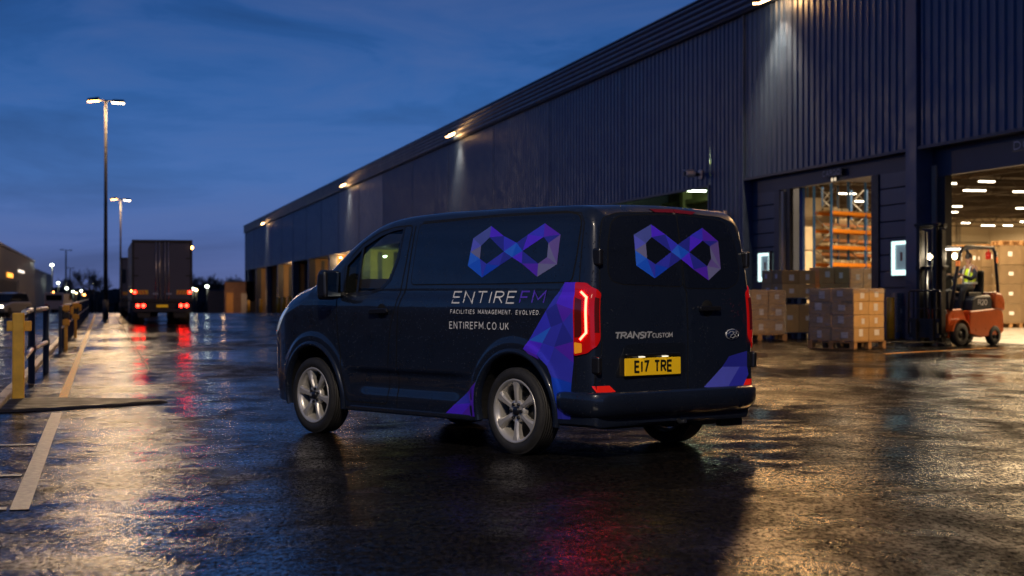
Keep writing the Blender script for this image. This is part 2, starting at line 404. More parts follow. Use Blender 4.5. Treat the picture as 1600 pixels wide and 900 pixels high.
# ================================================================ WAREHOUSE
WT = 23.7; Z0, Z1, ZP = 5.75, 12.0, 13.2
wh = empty('warehouse', (0, 0, 0), TH, 'long navy corrugated warehouse with open lit doors and loading bays', 'warehouse')
def cladding(s0, s1, z0, z1, t=WT, pitch=.46, depth=.045, m='navy_clad'):
    b = MB(); s = s0; prof = []
    n = max(1, round((s1 - s0) / pitch)); p = (s1 - s0) / n
    for i in range(n):
        a = s0 + i * p
        prof += [(a, 0), (a + p * .50, 0), (a + p * .62, -depth), (a + p * .88, -depth)]
    prof.append((s1, 0)); k = len(prof)
    for z in (z0, z1):
        for q, d in prof: b.v.append((t + d, q, z))
    for i in range(k - 1): b.face((i, i + 1, k + i + 1, k + i))
    return b.build('cladding_panel', m, wh)
seams = [-40, -26, -12, 2, 14, 25, 36, 45.25]
for a, c in zip(seams, seams[1:]): cladding(a + .02, c - .02, Z0, Z1)
cladding(46.05, 59.15, Z0, Z1)
cladding(59.30, 62.9, -.02, Z1)
far = [62.96, 74.4, 87.5, 101, 115, 129, 143, 157, 171, 185, 199, 213, 227, 241, 255, 270, 286]
for a, c in zip(far, far[1:]): cladding(a + .04, c - .04, Z0, Z1, pitch=.55 if a < 140 else 1.1)
for s_ in far[1:-1]: MB().b2((WT - .06, s_ - .035, Z0), (WT + .02, s_ + .035, Z1)).build('seam_cover', 'navy_clad', wh)
MB().b2((WT - .13, 45.3, -.02), (WT + .45, 46.0, Z1 + .2)).build('pilaster', 'navy_clad', wh, bevel=.02)
MB().b2((WT - .12, 59.16, -.02), (WT + .6, 59.28, Z1)).build('corner_trim', 'navy_clad', wh)
MB().b2((WT - .10, 62.9, -.02), (WT + .5, 63.0, Z0)).build('corner_trim', 'navy_clad', wh)
MB().b2((WT - .12, 285.9, -2.6), (WT + .6, 286.3, ZP)).build('corner_trim', 'navy_clad', wh)
# bottom flashing of the cladding
for a, c in ((-40, 45.28), (46.02, 59.15), (63.0, 286)):
    MB().b2((WT - .10, a, Z0 - .07), (WT + .03, c, Z0 + .02)).build('flashing', 'navy_dark', wh)
    MB().b2((WT + .03, a if a < 60 else 79.6, Z0 - .05), (WT + (5 if a < 60 else 4.05), c, Z0 + .1)).build('soffit', 'navy_dark', wh)
MB().b2((WT + .12, 63.0, 7.3), (WT + 4.05, 79.6, 7.4)).build('recess_ceiling', 'green_clad', wh)
# parapet of horizontal ribs: each rib a long profile
for i in range(5):
    z = Z1 + i * .24
    b = MB(); b.prism([(WT - .30, z + .02), (WT - .36, z + .10), (WT - .36, z + .18), (WT - .28, z + .225), (WT - .1, z + .225), (WT - .1, z + .02)], -40, 286.3, 'y')
    for v in range(len(b.v)): pass
    b.build('parapet_rib', 'navy_clad', wh)
MB().b2((WT - .26, -40, Z1 - .02), (WT + .3, 286.2, ZP - .03)).build('parapet', 'navy_dark', wh)
MB().b2((WT - .40, -40, ZP), (WT + .3, 286.35, ZP + .06)).build('coping', 'navy_dark', wh)
# roof, far end wall and rear walls closing the hall
MB().b2((WT + .3, -40, ZP - .35), (86, 286.2, ZP - .2)).build('roof', 'navy_dark', wh)
MB().b2((WT + .3, 285.9, -2.6), (86, 286.2, ZP - .3)).build('end_wall', 'navy_clad', wh)
# --- bay A (right-hand open door)
TA = WT + .40
MB().b2((TA, -40, -.02), (TA + .2, 37.0, Z0)).build('lower_wall', 'navy_panel', wh)
MB().b2((TA, 37.0, 4.86), (TA + .2, 45.29, Z0 + .1)).build('door_header', 'navy_dark', wh)
MB().b2((TA, 44.95, -.02), (TA + .25, 45.6, 4.855)).build('door_jamb', 'navy_dark', wh)
MB().b2((TA - .06, 45.0, -.02), (TA - .005, 45.25, 5.2)).build('guide_rail', 'pale_steel', wh)
MB().b2((TA - .02, 44.5, -.02), (TA + .2, 44.94, 4.855)).build('door_frame', 'black', wh)
# --- bay B (open door with racks behind)
TB = WT + .25
def planks(s0, s1, z0, z1, t):
    n = round((z1 - z0) / .52); h = (z1 - z0) / n
    base = MB().b2((0, 0, .012), (.16, s1 - s0, h - .012)).build('wall_panel', 'navy_panel', wh, bevel=.012, seg=1); base.location = (t, s0, z0)
    for i in range(1, n): share(base, 'wall_panel', wh, (t, s0, z0 + i * h))
planks(46.02, 48.48, 0, 5.2, TB); planks(56.95, 59.15, 0, 5.2, TB)
MB().b2((TB + .165, 46.02, -.02), (TB + .3, 48.48, 5.2)).build('backing_wall', 'navy_dark', wh)
MB().b2((TB + .165, 56.95, -.02), (TB + .3, 59.15, 5.2)).build('backing_wall', 'navy_dark', wh)
MB().b2((TB - .01, 46.02, 5.17), (TB + .3, 59.15, Z0 + .1)).build('door_header', 'navy_dark', wh)
MB().b2((TB - .04, 48.5, -.02), (TB + .32, 49.0, 5.16)).build('door_frame', 'black', wh)
MB().b2((TB - .04, 56.45, -.02), (TB + .14, 56.92, 5.16)).build('door_frame', 'navy_dark', wh)
MB().b2((TB - .08, 56.0, -.02), (TB + .1, 56.2, 5.1)).build('guide_rail', 'pale_steel', wh)
MB().b2((TB + .0, 55.6, -.02), (TB + .14, 55.95, 5.16)).build('door_frame', 'black', wh)
MB().b2((TB + .32, 55.2, -.02), (TB + .42, 55.5, 5.2)).build('guide_column', 'rack_blue', wh)
# --- inner hall
H_S0, H_S1, H_T1, H_Z = 14, 150, 86, 8.4
MB().b2((TB + .31, 8, -.25), (H_T1, H_S1, .004)).build('hall_floor', 'concrete', wh)
MB().b2((WT + 4.3, H_S1, -.2), (H_T1, H_S1 + .3, 13)).build('hall_wall', 'white_wall', wh)
MB().b2((H_T1, 8, -.2), (H_T1 + .3, 286, 13)).build('hall_wall', 'white_wall', wh)
MB().b2((WT, 7.7, -.2), (H_T1, 8, 13)).build('hall_wall', 'white_wall', wh)
MB().b2((WT + .32, 8, H_Z + .9), (H_T1, H_S1, H_Z + 1.1)).build('hall_ceiling', 'roof_in', wh)
MB().b2((WT + .32, 8, Z0 + .12), (WT + .36, 62.9, H_Z + .9)).build('hall_wall', 'white_wall', wh)
MB().b2((WT + .3, 59.2, -.2), (WT + .36, 63.2, H_Z + .9)).build('hall_wall', 'navy_dark', wh)
MB().b2((WT + .37, 62.97, -.2), (WT + 4.0, 62.995, Z0 - .05)).build('hall_wall', 'navy_dark', wh)
MB().b2((WT + 4.1, 63.2, -.2), (WT + 4.2, H_S1, H_Z + .9)).build('hall_wall', 'white_wall', wh)
MB().b2((WT + .37, 63.06, -.2), (WT + 4.0, 63.15, H_Z + .9)).build('hall_wall', 'white_wall', wh)
MB().b2((WT + .37, 79.7, Z0 + .12), (WT + 4.09, H_S1, Z0 + .3)).build('hall_wall', 'white_wall', wh)
for i, s_ in enumerate(range(30, 149, 8)):
    bb = MB(); bb.b2((WT + .4, s_ - .12, H_Z + .35), (H_T1 - .1, s_ + .12, H_Z + .85))
    bb.b2((WT + .4, s_ - .05, H_Z - .55), (H_T1 - .1, s_ + .05, H_Z - .45))
    for j in range(28):
        t0 = WT + 1 + j * 2.1
        bb.tube([(t0, s_, H_Z - .5), (t0 + 1.05, s_, H_Z + .4), (t0 + 2.1, s_, H_Z - .5)], .04, 5, smooth=False)
    bb.build('roof_truss', 'roof_in', wh)
for t_ in range(32, 84, 9):
    MB().b2((t_ - .08, 12, H_Z - .1), (t_ + .08, H_S1 - .1, H_Z + .1)).build('purlin', 'roof_in', wh)
for t_ in (30.5, 37, 43.5, 50, 56.5, 63, 69.5, 74, 78, 82.5):
    MB().b2((t_ - .18, H_S1 - .35, 0), (t_ + .18, H_S1 - .01, H_Z + .9)).build('wall_column', 'pale_steel', wh)
for z in (3.4, 5.4, 6.6):
    MB().tube([(WT + 5, H_S1 - .55, z), (H_T1 - .5, H_S1 - .55, z)], .09, 8).build('pipe', 'pale_steel', wh)
# --- recessed loading bays beyond
MB().b2((WT + 4.0, 63.0, -2.6), (WT + 4.09, 79.6, 7.3)).build('bay_rear_wall', 'green_clad', wh)
MB().b2((WT + 4.0, 79.61, -2.6), (WT + 4.09, 285.9, Z0)).build('bay_rear_wall', 'navy_panel', wh)
MB().b2((WT + .12, 63.001, -.02), (WT + 4, 63.2, 7.29)).build('bay_side_wall', 'green_clad', wh)
MB().b2((WT + 3.85, 63.2, 0), (WT + 3.98, 72.6, 7.2)).build('bay_panel', 'green_clad', wh)
MB().b2((WT + 3.6, 63.2, 5.75), (WT + 3.8, 79.4, 5.95)).build('bay_beam', 'green_clad', wh)
MB().b2((WT + 3.5, 76.0, 0), (WT + 3.98, 76.5, 7.28)).build('bay_column', 'green_clad', wh)
FINS = [(79.5, 'navy_panel'), (100, 'navy_panel'), (124, 'navy_panel'), (155.5, 'green_clad'), (162.6, 'orange_door'), (178.3, 'orange_door'), (197, 'tan_clad'), (214, 'orange_door'), (232.6, 'tan_clad'), (249, 'orange_door'), (266, 'tan_clad'), (281, 'tan_clad')]
for s_, m_ in FINS:
    zb = gz(s_ * CT) - .5
    MB().b2((WT - .05, s_ - .5, zb), (WT + .75, s_ + .5, Z0 - .06)).build('dock_column', 'navy_dark', wh)
    MB().b2((WT + .76, s_ - .10, zb), (WT + 3.98, s_ + .10, Z0 - .06 if s_ > 80 else 7.28)).build('bay_side_wall', m_, wh)
    if s_ > 150:
        MB().b2((WT + 1.5, s_ - .35, zb), (WT + 1.9, s_ - .11, Z0 - .3)).build('dock_shelter', 'navy_dark', wh)
        MB().b2((WT + 3.0, s_ - .35, zb), (WT + 3.4, s_ - .11, Z0 - .3)).build('dock_shelter', 'black', wh)
# building bottom plinth follows the falling ground
# signs over the doors
def sign(name, t, s_left, s_right, zc, h, text, label):
    r_ = empty(name, site(t, 0, 0), TH, label, 'sign'); r_.location = site(t, s_left, zc)
    Lx = s_left - s_right
    MB().b2((0, -Lx, -h / 2), (.04, 0, h / 2)).build('sign_plate', 'sign_plate', r_, bevel=.01)
    b = MB()
    for q, e in strokes(text, .12, Lx - .12, -h * .32, h * .64, h * .11, 0, .3):
        b.quad([(-.004 - .0006 * e, -p.x, p.y) for p in q])
    b.build('lettering', 'sign_ink', r_)
mat('sign_plate', (.05, .052, .06), .5); mat('sign_ink', (.40, .38, .44), .5)
sign('door_sign', TB - .16, 52.55, 50.95, 5.45, .26, 'CARGO', 'small dark plate with worn pale lettering above the rack filled doorway')
sign('door_sign', TA - .40, 40.15, 38.2, 5.33, .30, 'DOCK', 'dark sign plate cut by the right edge above the forklift doorway')

def door_lamp(t, s_, z, label):
    r_ = empty('door_lamp', site(t, s_, z), TH, label, 'lamp', 'small lamps over the doors')
    MB().b2((-.02, -.09, -.04), (.08, .09, .05)).build('housing', 'dark_steel', r_, bevel=.01)
    MB().lathe([(0, -.07), (.05, -.06), (.065, -.03)], 14, axis='x', c=(0, -.12, -.02)).lathe([(0, -.07), (.05, -.06), (.065, -.03)], 14, axis='x', c=(0, .12, -.02)).build('lamp_face', 'bokeh_dim', r_)
emis('bokeh_dim', (1, .8, .55), .8)
door_lamp(TB - .10, 51.6, 5.24, 'tiny twin lamp just under the sign of the racked doorway')
# ---- wall fittings
def floodlight(t, s_, z, label, e=1.0, spot=True, tilt=-2, size=104):
    r_ = empty('floodlight', site(t, s_, z), TH, label, 'floodlight', 'floodlights under the warehouse parapet')
    MB().b2((.05, -.04, -.02), (WT - t, .04, .05)).build('bracket', 'dark_steel', r_)
    for k in (-1, 1):
        h = MB().b2((-.24, -.32, -.03), (.26, .32, .12)).build('lamp_head', 'dark_steel', r_, bevel=.02); h.location = (0, k * .34, 0); h.rotation_euler = (R(8 * k), R(-24), 0)
        l = MB().b2((-.21, -.29, -.09), (.22, .29, -.031)).build('lens', 'flood_em', h)
    if spot:
        ld = bpy.data.lights.new('yard_beam', 'SPOT'); ld.energy = 4000 * e; ld.color = (1, .55, .21); ld.spot_size = R(142); ld.spot_blend = .2; ld.shadow_soft_size = .8
        lo = bpy.data.objects.new('yard_beam', ld); COL.objects.link(lo); lo.parent = r_; lo.location = (-.30, 0, -.10); lo.rotation_euler = (0, R(62), 0)
        ld = bpy.data.lights.new('flood_beam', 'SPOT'); ld.energy = 4600 * e; ld.color = (1, .52, .20); ld.spot_size = R(size); ld.spot_blend = .9; ld.shadow_soft_size = .14
        lo = bpy.data.objects.new('flood_beam', ld); COL.objects.link(lo); lo.parent = r_; lo.location = (-.05, 0, -.12); lo.rotation_euler = (0, R(tilt), 0)
for s_, z, lab, e in ((55.5, 11.95, 'floodlight glaring at the top edge of the photo over the doors', 1.5), (110.9, 12.3, 'twin headed floodlight above the van roof, second nearest on the parapet', 1.0),
                   (163.1, 12.25, 'floodlight on the parapet above the van mirror, second from the far end', 1.0), (247.5, 12.05, 'farthest small floodlight near the far corner of the warehouse', 1.0)):
    floodlight(WT - .75, s_, z, lab, e)
floodlight(WT - .75, 27, 12.2, 'floodlight on the parapet beyond the right edge', 2.2)

def wall_camera(loc, yaw, sc, label):
    r_ = empty('security_camera', loc, yaw, label, 'camera'); r_.scale = (sc,) * 3
    MB().b2((-.02, -.09, -.16), (.06, .09, .16)).build('wall_plate', 'white_plastic', r_, bevel=.02)
    MB().tube([(-.0, 0, 0), (-.16, 0, 0), (-.24, -.02, .02)], [.06, .07, .05], 12).build('swivel', 'dark_steel', r_)
    MB().lathe([(0, -.62), (.085, -.62), (.11, -.60), (.12, -.55), (.12, -.30), (.09, -.24), (0, -.23)], 20, axis='x', c=(0, -.02, .02)).build('housing', 'white_plastic', r_)
    MB().lathe([(0, -.635), (.08, -.63), (.08, -.60)], 16, axis='x', c=(0, -.02, .02)).build('camera_lens', 'black', r_)
    MB().b2((-.66, -.13, .13), (-.30, .09, .145)).build('sun_hood', 'white_plastic', r_)
wall_camera(site(WT - .10, 63.9, 6.25), TH + R(12), 1.15, 'pale bullet camera on a bracket above the green lit recess')
wall_camera(site(WT - .10, 61.2, 4.5), TH + R(12), .8, 'small dark brown camera on the ribbed wall beside the van roof corner')

def light_box(t, s0, s1, z0, z1, label):
    r_ = empty('wall_window', site(t, s0, z0), TH, label, 'window', 'lit white windows in the door piers')
    w, h = s1 - s0, z1 - z0
    b = MB()
    b.b2((-.09, 0, 0), (.02, .12, h)); b.b2((-.09, w - .12, 0), (.02, w, h)); b.b2((-.09, .121, 0), (.02, w - .121, .16)); b.b2((-.09, .121, h - .1), (.02, w - .121, h))
    b.build('lit_frame', 'lightbox', r_)
    MB().b2((-.03, .121, .161), (0, w - .121, h - .101)).build('pane', 'lightbox_pane', r_)
    MB().b2((-.045, w * .44, h * .42), (-.032, w * .56, h * .68)).build('red_notice', 'lightbox_red', r_)
    b = MB(); b.b2((-.12, -.07, -.07), (-.0, -.001, h + .07)); b.b2((-.12, w + .001, -.07), (0, w + .07, h + .07)); b.b2((-.12, 0, h + .001), (0, w, h + .07)); b.b2((-.12, 0, -.07), (0, w, -.001))
    b.build('outer_frame', 'navy_dark', r_)
light_box(TB - .02, 46.35, 47.45, 1.95, 3.0, 'glowing white framed window on the navy pier between the two doors')
light_box(TB - .02, 57.2, 58.3, 1.85, 2.9, 'glowing white framed window just right of the van rear')

def ceiling_light(t, s_, z, rz, label, L=1.6, m='tube_light', group='tube lights hanging in the warehouse'):
    r_ = empty('ceiling_light', site(t, s_, z), TH + rz, label, 'ceiling light', group)
    MB().b2((-L / 2, -.11, .0), (L / 2, .11, .07)).build('housing', 'pale_steel', r_)
    MB().b2((-L / 2 + .02, -.09, -.05), (L / 2 - .02, .09, -.002)).build('tube', m, r_)
    return r_
rows = []
cl0 = None; cnt = 0
HL = [(1485, 286, 20, 'tube light at the upper left corner of the right doorway'), (1542, 283, 28, 'tube light highest in the right doorway'), (1523, 297, 36, 'long tube light above the driver in the right doorway'), (1600, 299, 36, 'tube light cut by the right edge of the photo'),
      (1487, 331, 20, 'tube light just right of the forklift mast top'), (1597, 325, 20, 'smaller tube light under the cut one at the right edge'), (1509, 348, 14, 'faint tube light above the forklift guard'), (1544, 352, 22, 'far tube light above the forklift roof'), (1575, 352, 16, 'very far tube light right of the forklift roof one'), (1600, 346, 12, 'very far tube light at the right edge'),
      (1496, 322, 7, 'tiny far lamp beside the mast'), (1323, 302, 32, 'long tube light above the racks in the left doorway'), (1344, 314, 12, 'short far tube light at the right jamb of the left doorway')]
for px, py, lp, lab in HL:
    Z = 6.34 * 2600 / (462.5 - py); L_ = lp * Z / 2600
    x_, y_ = (px - 800) / 2600 * Z, Z
    c = ceiling_light(0, 0, 7.65, 0, lab, min(2.6, max(.7, L_))); c.location = (x_, y_, 7.65); c.rotation_euler = (0, 0, TH + random.choice((0, .12, -.1)))
for s_ in (24, 36, 50, 62):
    for t_ in (30, 40, 50):
        lab = 'white tube light hanging deep in the warehouse hall out of the doorways view'
        if cl0 is None: cl0 = ceiling_light(t_, s_, 7.65, 0, lab)
        else:
            c = copy_tree(cl0); c.location = site(t_, s_, 7.65)
# interior wash: the long runs of hall lighting as area lamps at ceiling height
for (t_, s_, sx, sy, e) in ((38, 40, 20, 10, 5200), (38, 62, 18, 12, 6000), (52, 100, 40, 24, 15000), (30, 51, 7, 9, 3400), (62, 134, 40, 22, 26000)):
    ld = bpy.data.lights.new('hall_lighting', 'AREA'); ld.shape = 'RECTANGLE'; ld.size = sx; ld.size_y = sy; ld.energy = e; ld.color = (1, .70, .38)
    lo = bpy.data.objects.new('hall_lighting', ld); COL.objects.link(lo); lo.location = site(t_, s_, H_Z - .9); lo.rotation_euler = (0, 0, TH)
ceiling_light(WT + 1.2, 68.0, 5.88, 0, 'bright greenish white lamp under the soffit of the recess above the van', 1.0, 'tube_green', None)
def bay_lamp(t, s_, z, col, e, label, m='dock_em', r=.11, aim=False):
    r_ = empty('bay_lamp', site(t, s_, z), TH, label, 'lamp')
    MB().lathe([(0, .08), (.10, .07), (.16, 0), (0, 0)], 14).build('housing', 'dark_steel', r_)
    MB().lathe([(r, -.002), (r * .8, -.07), (0, -.10)], 14).build('bulb', m, r_)
    ld = bpy.data.lights.new('bay_glow', 'SPOT' if aim else 'POINT'); ld.energy = e; ld.color = col; ld.shadow_soft_size = .15
    lo = bpy.data.objects.new('bay_glow', ld); COL.objects.link(lo); lo.parent = r_; lo.location = (0, 0, -.4)
    if aim: ld.spot_size = R(165); ld.spot_blend = .5; lo.rotation_euler = (R(90), 0, 0)
bay_lamp(WT + 1.3, 150, 4.95, (.90, .86, .20), 800, 'lamp seen through the van cab window in a yellow green bay', 'tube_green', .17, True)
for s_, t_, z_, e_, lab in ((170, 1.0, 5.0, 300, 'bright lamp in the orange loading bay above the van mirror'), (177.0, 1.0, 5.45, 300, 'faint lamp under the soffit left of the bright bay lamp'), (224, 1.3, 5.35, 900, 'small lamp under the soffit in the orange bay beside the second dark pier')):
    bay_lamp(WT + t_, s_, z_, (1, .55, .20), e_, lab, r=.13)
for s_, e_ in ((190, 350), (258, 500)):
    bay_lamp(WT + 2.9, s_, 5.5, (1, .55, .20), e_, 'recessed lamp hidden high inside a far loading bay, %s one' % ('nearer' if s_ < 200 else 'farther'), r=.05)
ld = bpy.data.lights.new('recess_glow', 'POINT'); ld.energy = 170; ld.color = (.78, 1, .55); ld.shadow_soft_size = .3
lo = bpy.data.objects.new('recess_glow', ld); COL.objects.link(lo); lo.location = site(WT + 2.6, 70.5, 6.9)

# ================================================================ LAMP POSTS
def street_lamp(x, y, h, label, warm=(True, False), lit=True, e=1.0, rb=.125, arm=.62, along=8500):
    zb = gz(y)
    r_ = empty('street_lamp', (x, y, zb), 0, label, 'street lamp', 'lamp posts along the yard' if lit else None)
    H = h - zb
    MB().tube([(0, 0, 0), (0, 0, 1.1)], rb * 1.35, 12).build('base_sleeve', 'pole', r_)
    MB().tube([(0, 0, 1.1), (0, 0, H)], [rb, rb * .62], 12).build('pole', 'pole', r_)
    MB().tube([(-arm, 0, H + .06), (0, 0, H), (arm, 0, H - .05)], .045, 8).build('cross_arm', 'pole', r_)
    for k, w in zip((-1, 1), warm):
        hd = MB().prism([(-.34, -.02), (-.30, .10), (.30, .13), (.34, .02), (.3, -.05), (-.3, -.05)], -.16, .16, 'y').build('lamp_head', 'dark_steel', r_, bevel=.02)
        hd.location = (k * (arm + .08), 0, H + (.06 if k < 0 else -.05)); hd.rotation_euler = (R(6), R(5 * k), 0)
        if lit:
            MB().b2((-.31, -.15, -.13), (.31, .15, -.052)).build('lens', 'street_warm' if w else 'street_white', hd)
            ld = bpy.data.lights.new('street_beam', 'POINT'); ld.energy = 450 * e; ld.color = (1, .55, .22) if w else (1, .72, .42); ld.shadow_soft_size = .16
            lo = bpy.data.objects.new('street_beam', ld); COL.objects.link(lo); lo.parent = hd; lo.location = (0, 0, -.28)
            if along:   # roadway optic: the luminaire throws most of its light along the lane
                ld = bpy.data.lights.new('aimed_beam', 'SPOT'); ld.energy = along; ld.color = (1, .60, .27) if w else (1, .74, .45); ld.spot_size = R(24); ld.spot_blend = .6; ld.shadow_soft_size = .17
                lo = bpy.data.objects.new('aimed_beam', ld); COL.objects.link(lo); lo.parent = r_; lo.location = (k * (arm + .08), -.05, H - .3); lo.rotation_euler = (R(-80), 0, TH - R(3.5))
    return r_
def P(px, Z): return ((px - 800) / 2600 * Z, Z)
x, y = P(165, 94); street_lamp(x, y, 12.35, 'tall twin headed lamp post, the nearer of the two lit ones left of the lorry')
x, y = P(188.3, 175); street_lamp(x, y, 11.5, 'farther lit twin headed lamp post rising behind the lorry')
sl = street_lamp(-.6, -3, 12.35, 'unseen twin headed lamp post added behind the viewer to light the van', warm=(False, False), e=.5, along=0)  # unseen lamp post, added so the van is lit from behind the camera
ld = bpy.data.lights.new('aimed_beam', 'SPOT'); ld.energy = 7500; ld.color = (1, .84, .66); ld.spot_size = R(50); ld.spot_blend = .8; ld.shadow_soft_size = .5  # added beam aimed at the van, brightens its side and keeps off the wall
lo = bpy.data.objects.new('aimed_beam', ld); COL.objects.link(lo); lo.parent = sl; lo.location = (.6, .1, 12.0)
lo.rotation_euler = (Vector((-.2, 15.0, 1.0)) - Vector((0, -2.9, 12.0))).to_track_quat('-Z', 'Y').to_euler()
x, y = P(103, 330); street_lamp(x, y, 10.4, 'unlit twin headed lamp post against the sky left of the tall lamp', lit=False, rb=.2, arm=.8)
x, y = P(109.5, 400); street_lamp(x, y, 8.0, 'faint small unlit lamp post right of the unlit twin headed one', lit=False, rb=.2)

# ================================================================ YARD BARRIER
def rail(p, q, r=.033, name='rail', parent=None, m='galv'):
    return MB().tube([p, q], r, 10).build(name, m, parent)
bar = empty('guard_rail', (0, 0, 0), 0, 'blue steel guard rail with two tubes starting at the yellow post', 'barrier')
p0 = P(29, 20.95); 
posts = [P(49.5, 24.8), P(72, 28.4)]
for px, py in posts:
    MB().box((0, 0, .575), (.10, .10, 1.15), rz=TH).build('post', 'blue_steel', bar, bevel=.008).location = (px, py, 0)
for z in (1.10, .52):
    rail((p0[0] + .05, p0[1] + .06, z), (posts[0][0], posts[0][1], z), .038, parent=bar); rail((posts[0][0], posts[0][1], z), (posts[1][0], posts[1][1] + .05, z), .038, parent=bar)
    for px, py in posts: MB().box((px, py, z), (.13, .13, .10), rz=TH).build('clamp', 'blue_steel', bar)
yp = empty('yellow_post', (p0[0], p0[1], 0), TH, 'square yellow post at the near end of the guard rail', 'post')
MB().box((0, 0, .55), (.145, .145, 1.10)).build('post_body', 'yellow_paint', yp, bevel=.012)
MB().box((0, 0, .006), (.24, .24, .012)).build('base_plate', 'dark_steel', yp)
MB().box((0, .16, .93), (.30, .12, .13)).build('bracket', 'yellow_paint', yp, bevel=.01)
for a in (-.09, .09):
    MB().tube([(a, -.09, .012), (a, -.09, .03)], .012, 6).build('bolt', 'galv', yp)
mat('rail_dark', (.05, .055, .065), .4, .6)
bar2 = empty('guard_rail', (0, 0, 0), 0, 'long farther guard rail with many thin posts running towards the lamp post', 'barrier')
pl = []
for i in range(26):
    Z = 38.5 + i * 3.1; x_ = P(160 - 0, Z)[0] + (-.95) / CT; pl.append((x_, Z))
    MB().box((0, 0, .54), (.07, .07, 1.08), rz=TH).build('post', 'blue_steel', bar2).location = (x_, Z, 0)
for z in (1.06, .55):
    for (a, b_) in zip(pl, pl[1:]): rail((a[0], a[1], z), (b_[0], b_[1], z), .03, parent=bar2)
mat('safety_black', (.012, .012, .012), .5)
for i, (px, Z, lab) in enumerate(((103, 40.5, 'left one of two yellow and black padded posts on the farther rail'), (118, 52, 'right one of two yellow and black padded posts on the farther rail'))):
    x_, y_ = P(px, Z)
    r_ = empty('padded_post', (x_, y_, 0), TH, lab, 'post', 'yellow and black padded posts')
    MB().box((0, 0, .5), (.085, .085, 1.0)).build('post_body', 'yellow_paint', r_, bevel=.01)
    sc_ = 1 + .22 * i
    for k, (z, m_) in enumerate(((1.02, 'yellow_paint'), (.84, 'safety_black'), (.66, 'yellow_paint'))):
        MB().box((.0, 0, z), (.17 * sc_, .18, .15)).build('band', m_, r_, bevel=.02)
    MB().box((.14, 0, .95), (.08, .12, .2)).build('bracket', 'yellow_paint', r_, bevel=.02)
# yellow bollards at the doors and bays
def bollard(x, y, z, w, h, label, grp=None):
    r_ = empty('bollard', (x, y, z), TH, label, 'bollard', grp)
    MB().tube([(0, 0, 0), (0, 0, h - .02), (0, 0, h)], [w / 2, w / 2, w * .42], 16).build('tube', 'yellow_paint', r_)
    MB().tube([(0, 0, 0), (0, 0, .02)], w * .8, 16).build('base_plate', 'dark_steel', r_)
x_, y_ = P(1391.5, 50.2); bollard(x_, y_, 0, .25, 1.27, 'thick yellow bollard between the wrapped pallet and the forklift')
for k, (px, d, nm) in enumerate(((388, 22.0, 'leftmost'), (407.5, 22.0, 'second from the left'), (435.5, 22, 'third from the left'), (443.5, 22, 'fourth from the left'), (452, 22, 'rightmost'))):
    Z = 2600 * d / CT / (px - 160); x_, y_ = P(px, Z)
    bollard(x_, y_, gz(y_), .5, 2.0, nm + ' of the yellow bollards guarding the far loading bays', 'yellow bollards at the far bays')

# ================================================================ VAN (local: x forward, y left, z up, origin under the rear axle)

def smooth_tab(T):
    # monotone-ish cubic (Catmull-Rom) interpolation over a table
    xs=[p[0] for p in T]; ys=[p[1] for p in T]; n=len(T)
    m=[]
    for i in range(n):
        if i==0: m.append((ys[1]-ys[0])/(xs[1]-xs[0]))
        elif i==n-1: m.append((ys[-1]-ys[-2])/(xs[-1]-xs[-2]))
        else:
            a=(ys[i]-ys[i-1])/(xs[i]-xs[i-1]); b=(ys[i+1]-ys[i])/(xs[i+1]-xs[i])
            m.append(0 if a*b<=0 else 2*a*b/(a+b))
    def f(x):
        if x<=xs[0]: return ys[0]
        if x>=xs[-1]: return ys[-1]
        i=0
        while x>xs[i+1]: i+=1
        h=xs[i+1]-xs[i]; t=(x-xs[i])/h; t2=t*t; t3=t2*t
        return (2*t3-3*t2+1)*ys[i]+(t3-2*t2+t)*h*m[i]+(-2*t3+3*t2)*ys[i+1]+(t3-t2)*h*m[i+1]
    return f
VZT=smooth_tab([(-.9,1.955),(-.86,2.0),(-.78,2.03),(-.5,2.045),(.3,2.05),(1.0,2.05),(1.5,2.035),(1.8,2.01),(2.0,1.97),(2.2,1.89),(2.4,1.785),(2.7,1.60),(2.95,1.455),(3.08,1.41),(3.35,1.365),(3.6,1.27),(3.78,1.15),(3.9,.99),(3.98,.80),(4.02,.62)])
VW=smooth_tab([(-.9,.925),(-.885,.95),(-.85,.972),(-.78,.987),(-.6,.995),(0,1.0),(2.6,1.0),(3.1,.99),(3.4,.965),(3.62,.915),(3.8,.83),(3.92,.71),(3.99,.57),(4.02,.40)])
VS=smooth_tab([(.2,.95),(.30,.962),(.42,.975),(.56,.988),(.62,.991),(.75,.993),(.95,1.0),(1.15,1.0),(1.28,.990),(1.36,.972),(1.5,.955),(1.7,.93),(1.9,.90),(2.1,.86)])
VR=smooth_tab([(-.9,.10),(0,.115),(1.7,.12),(2.4,.10),(2.9,.12),(3.4,.20),(4.02,.22)])
VK=smooth_tab([(.2,0),(.9,0),(1.3,.012),(1.7,.045),(2.1,.10)])
def shear(x,z):
    g=max(0,min(1,(.3-x)/1.2)); return VK(z)*g*g
def hw0(x,z):
    w=VW(x)*VS(z)
    # crease: lower swage between the arches
    if .45<x<2.45:
        e=min(1,(x-.50)/.30,(2.42-x)/.30)
        t_=max(0,min(1,(.655-z)/.055)); t_=t_*t_*(3-2*t_); t2=max(0,min(1,(z-.36)/.16)); t2=t2*t2*(3-2*t2)
        w-=.034*e*t_*t2
    for ax in (0,2.933):
        d=math.hypot(x-ax,z-.36)
        if .3<d<.75:
            w+=.013/(1+math.exp((d-.590)/.008))
    # shoulder undercut
    w-=.006*math.exp(-((z-1.33)/.03)**2)
    return w
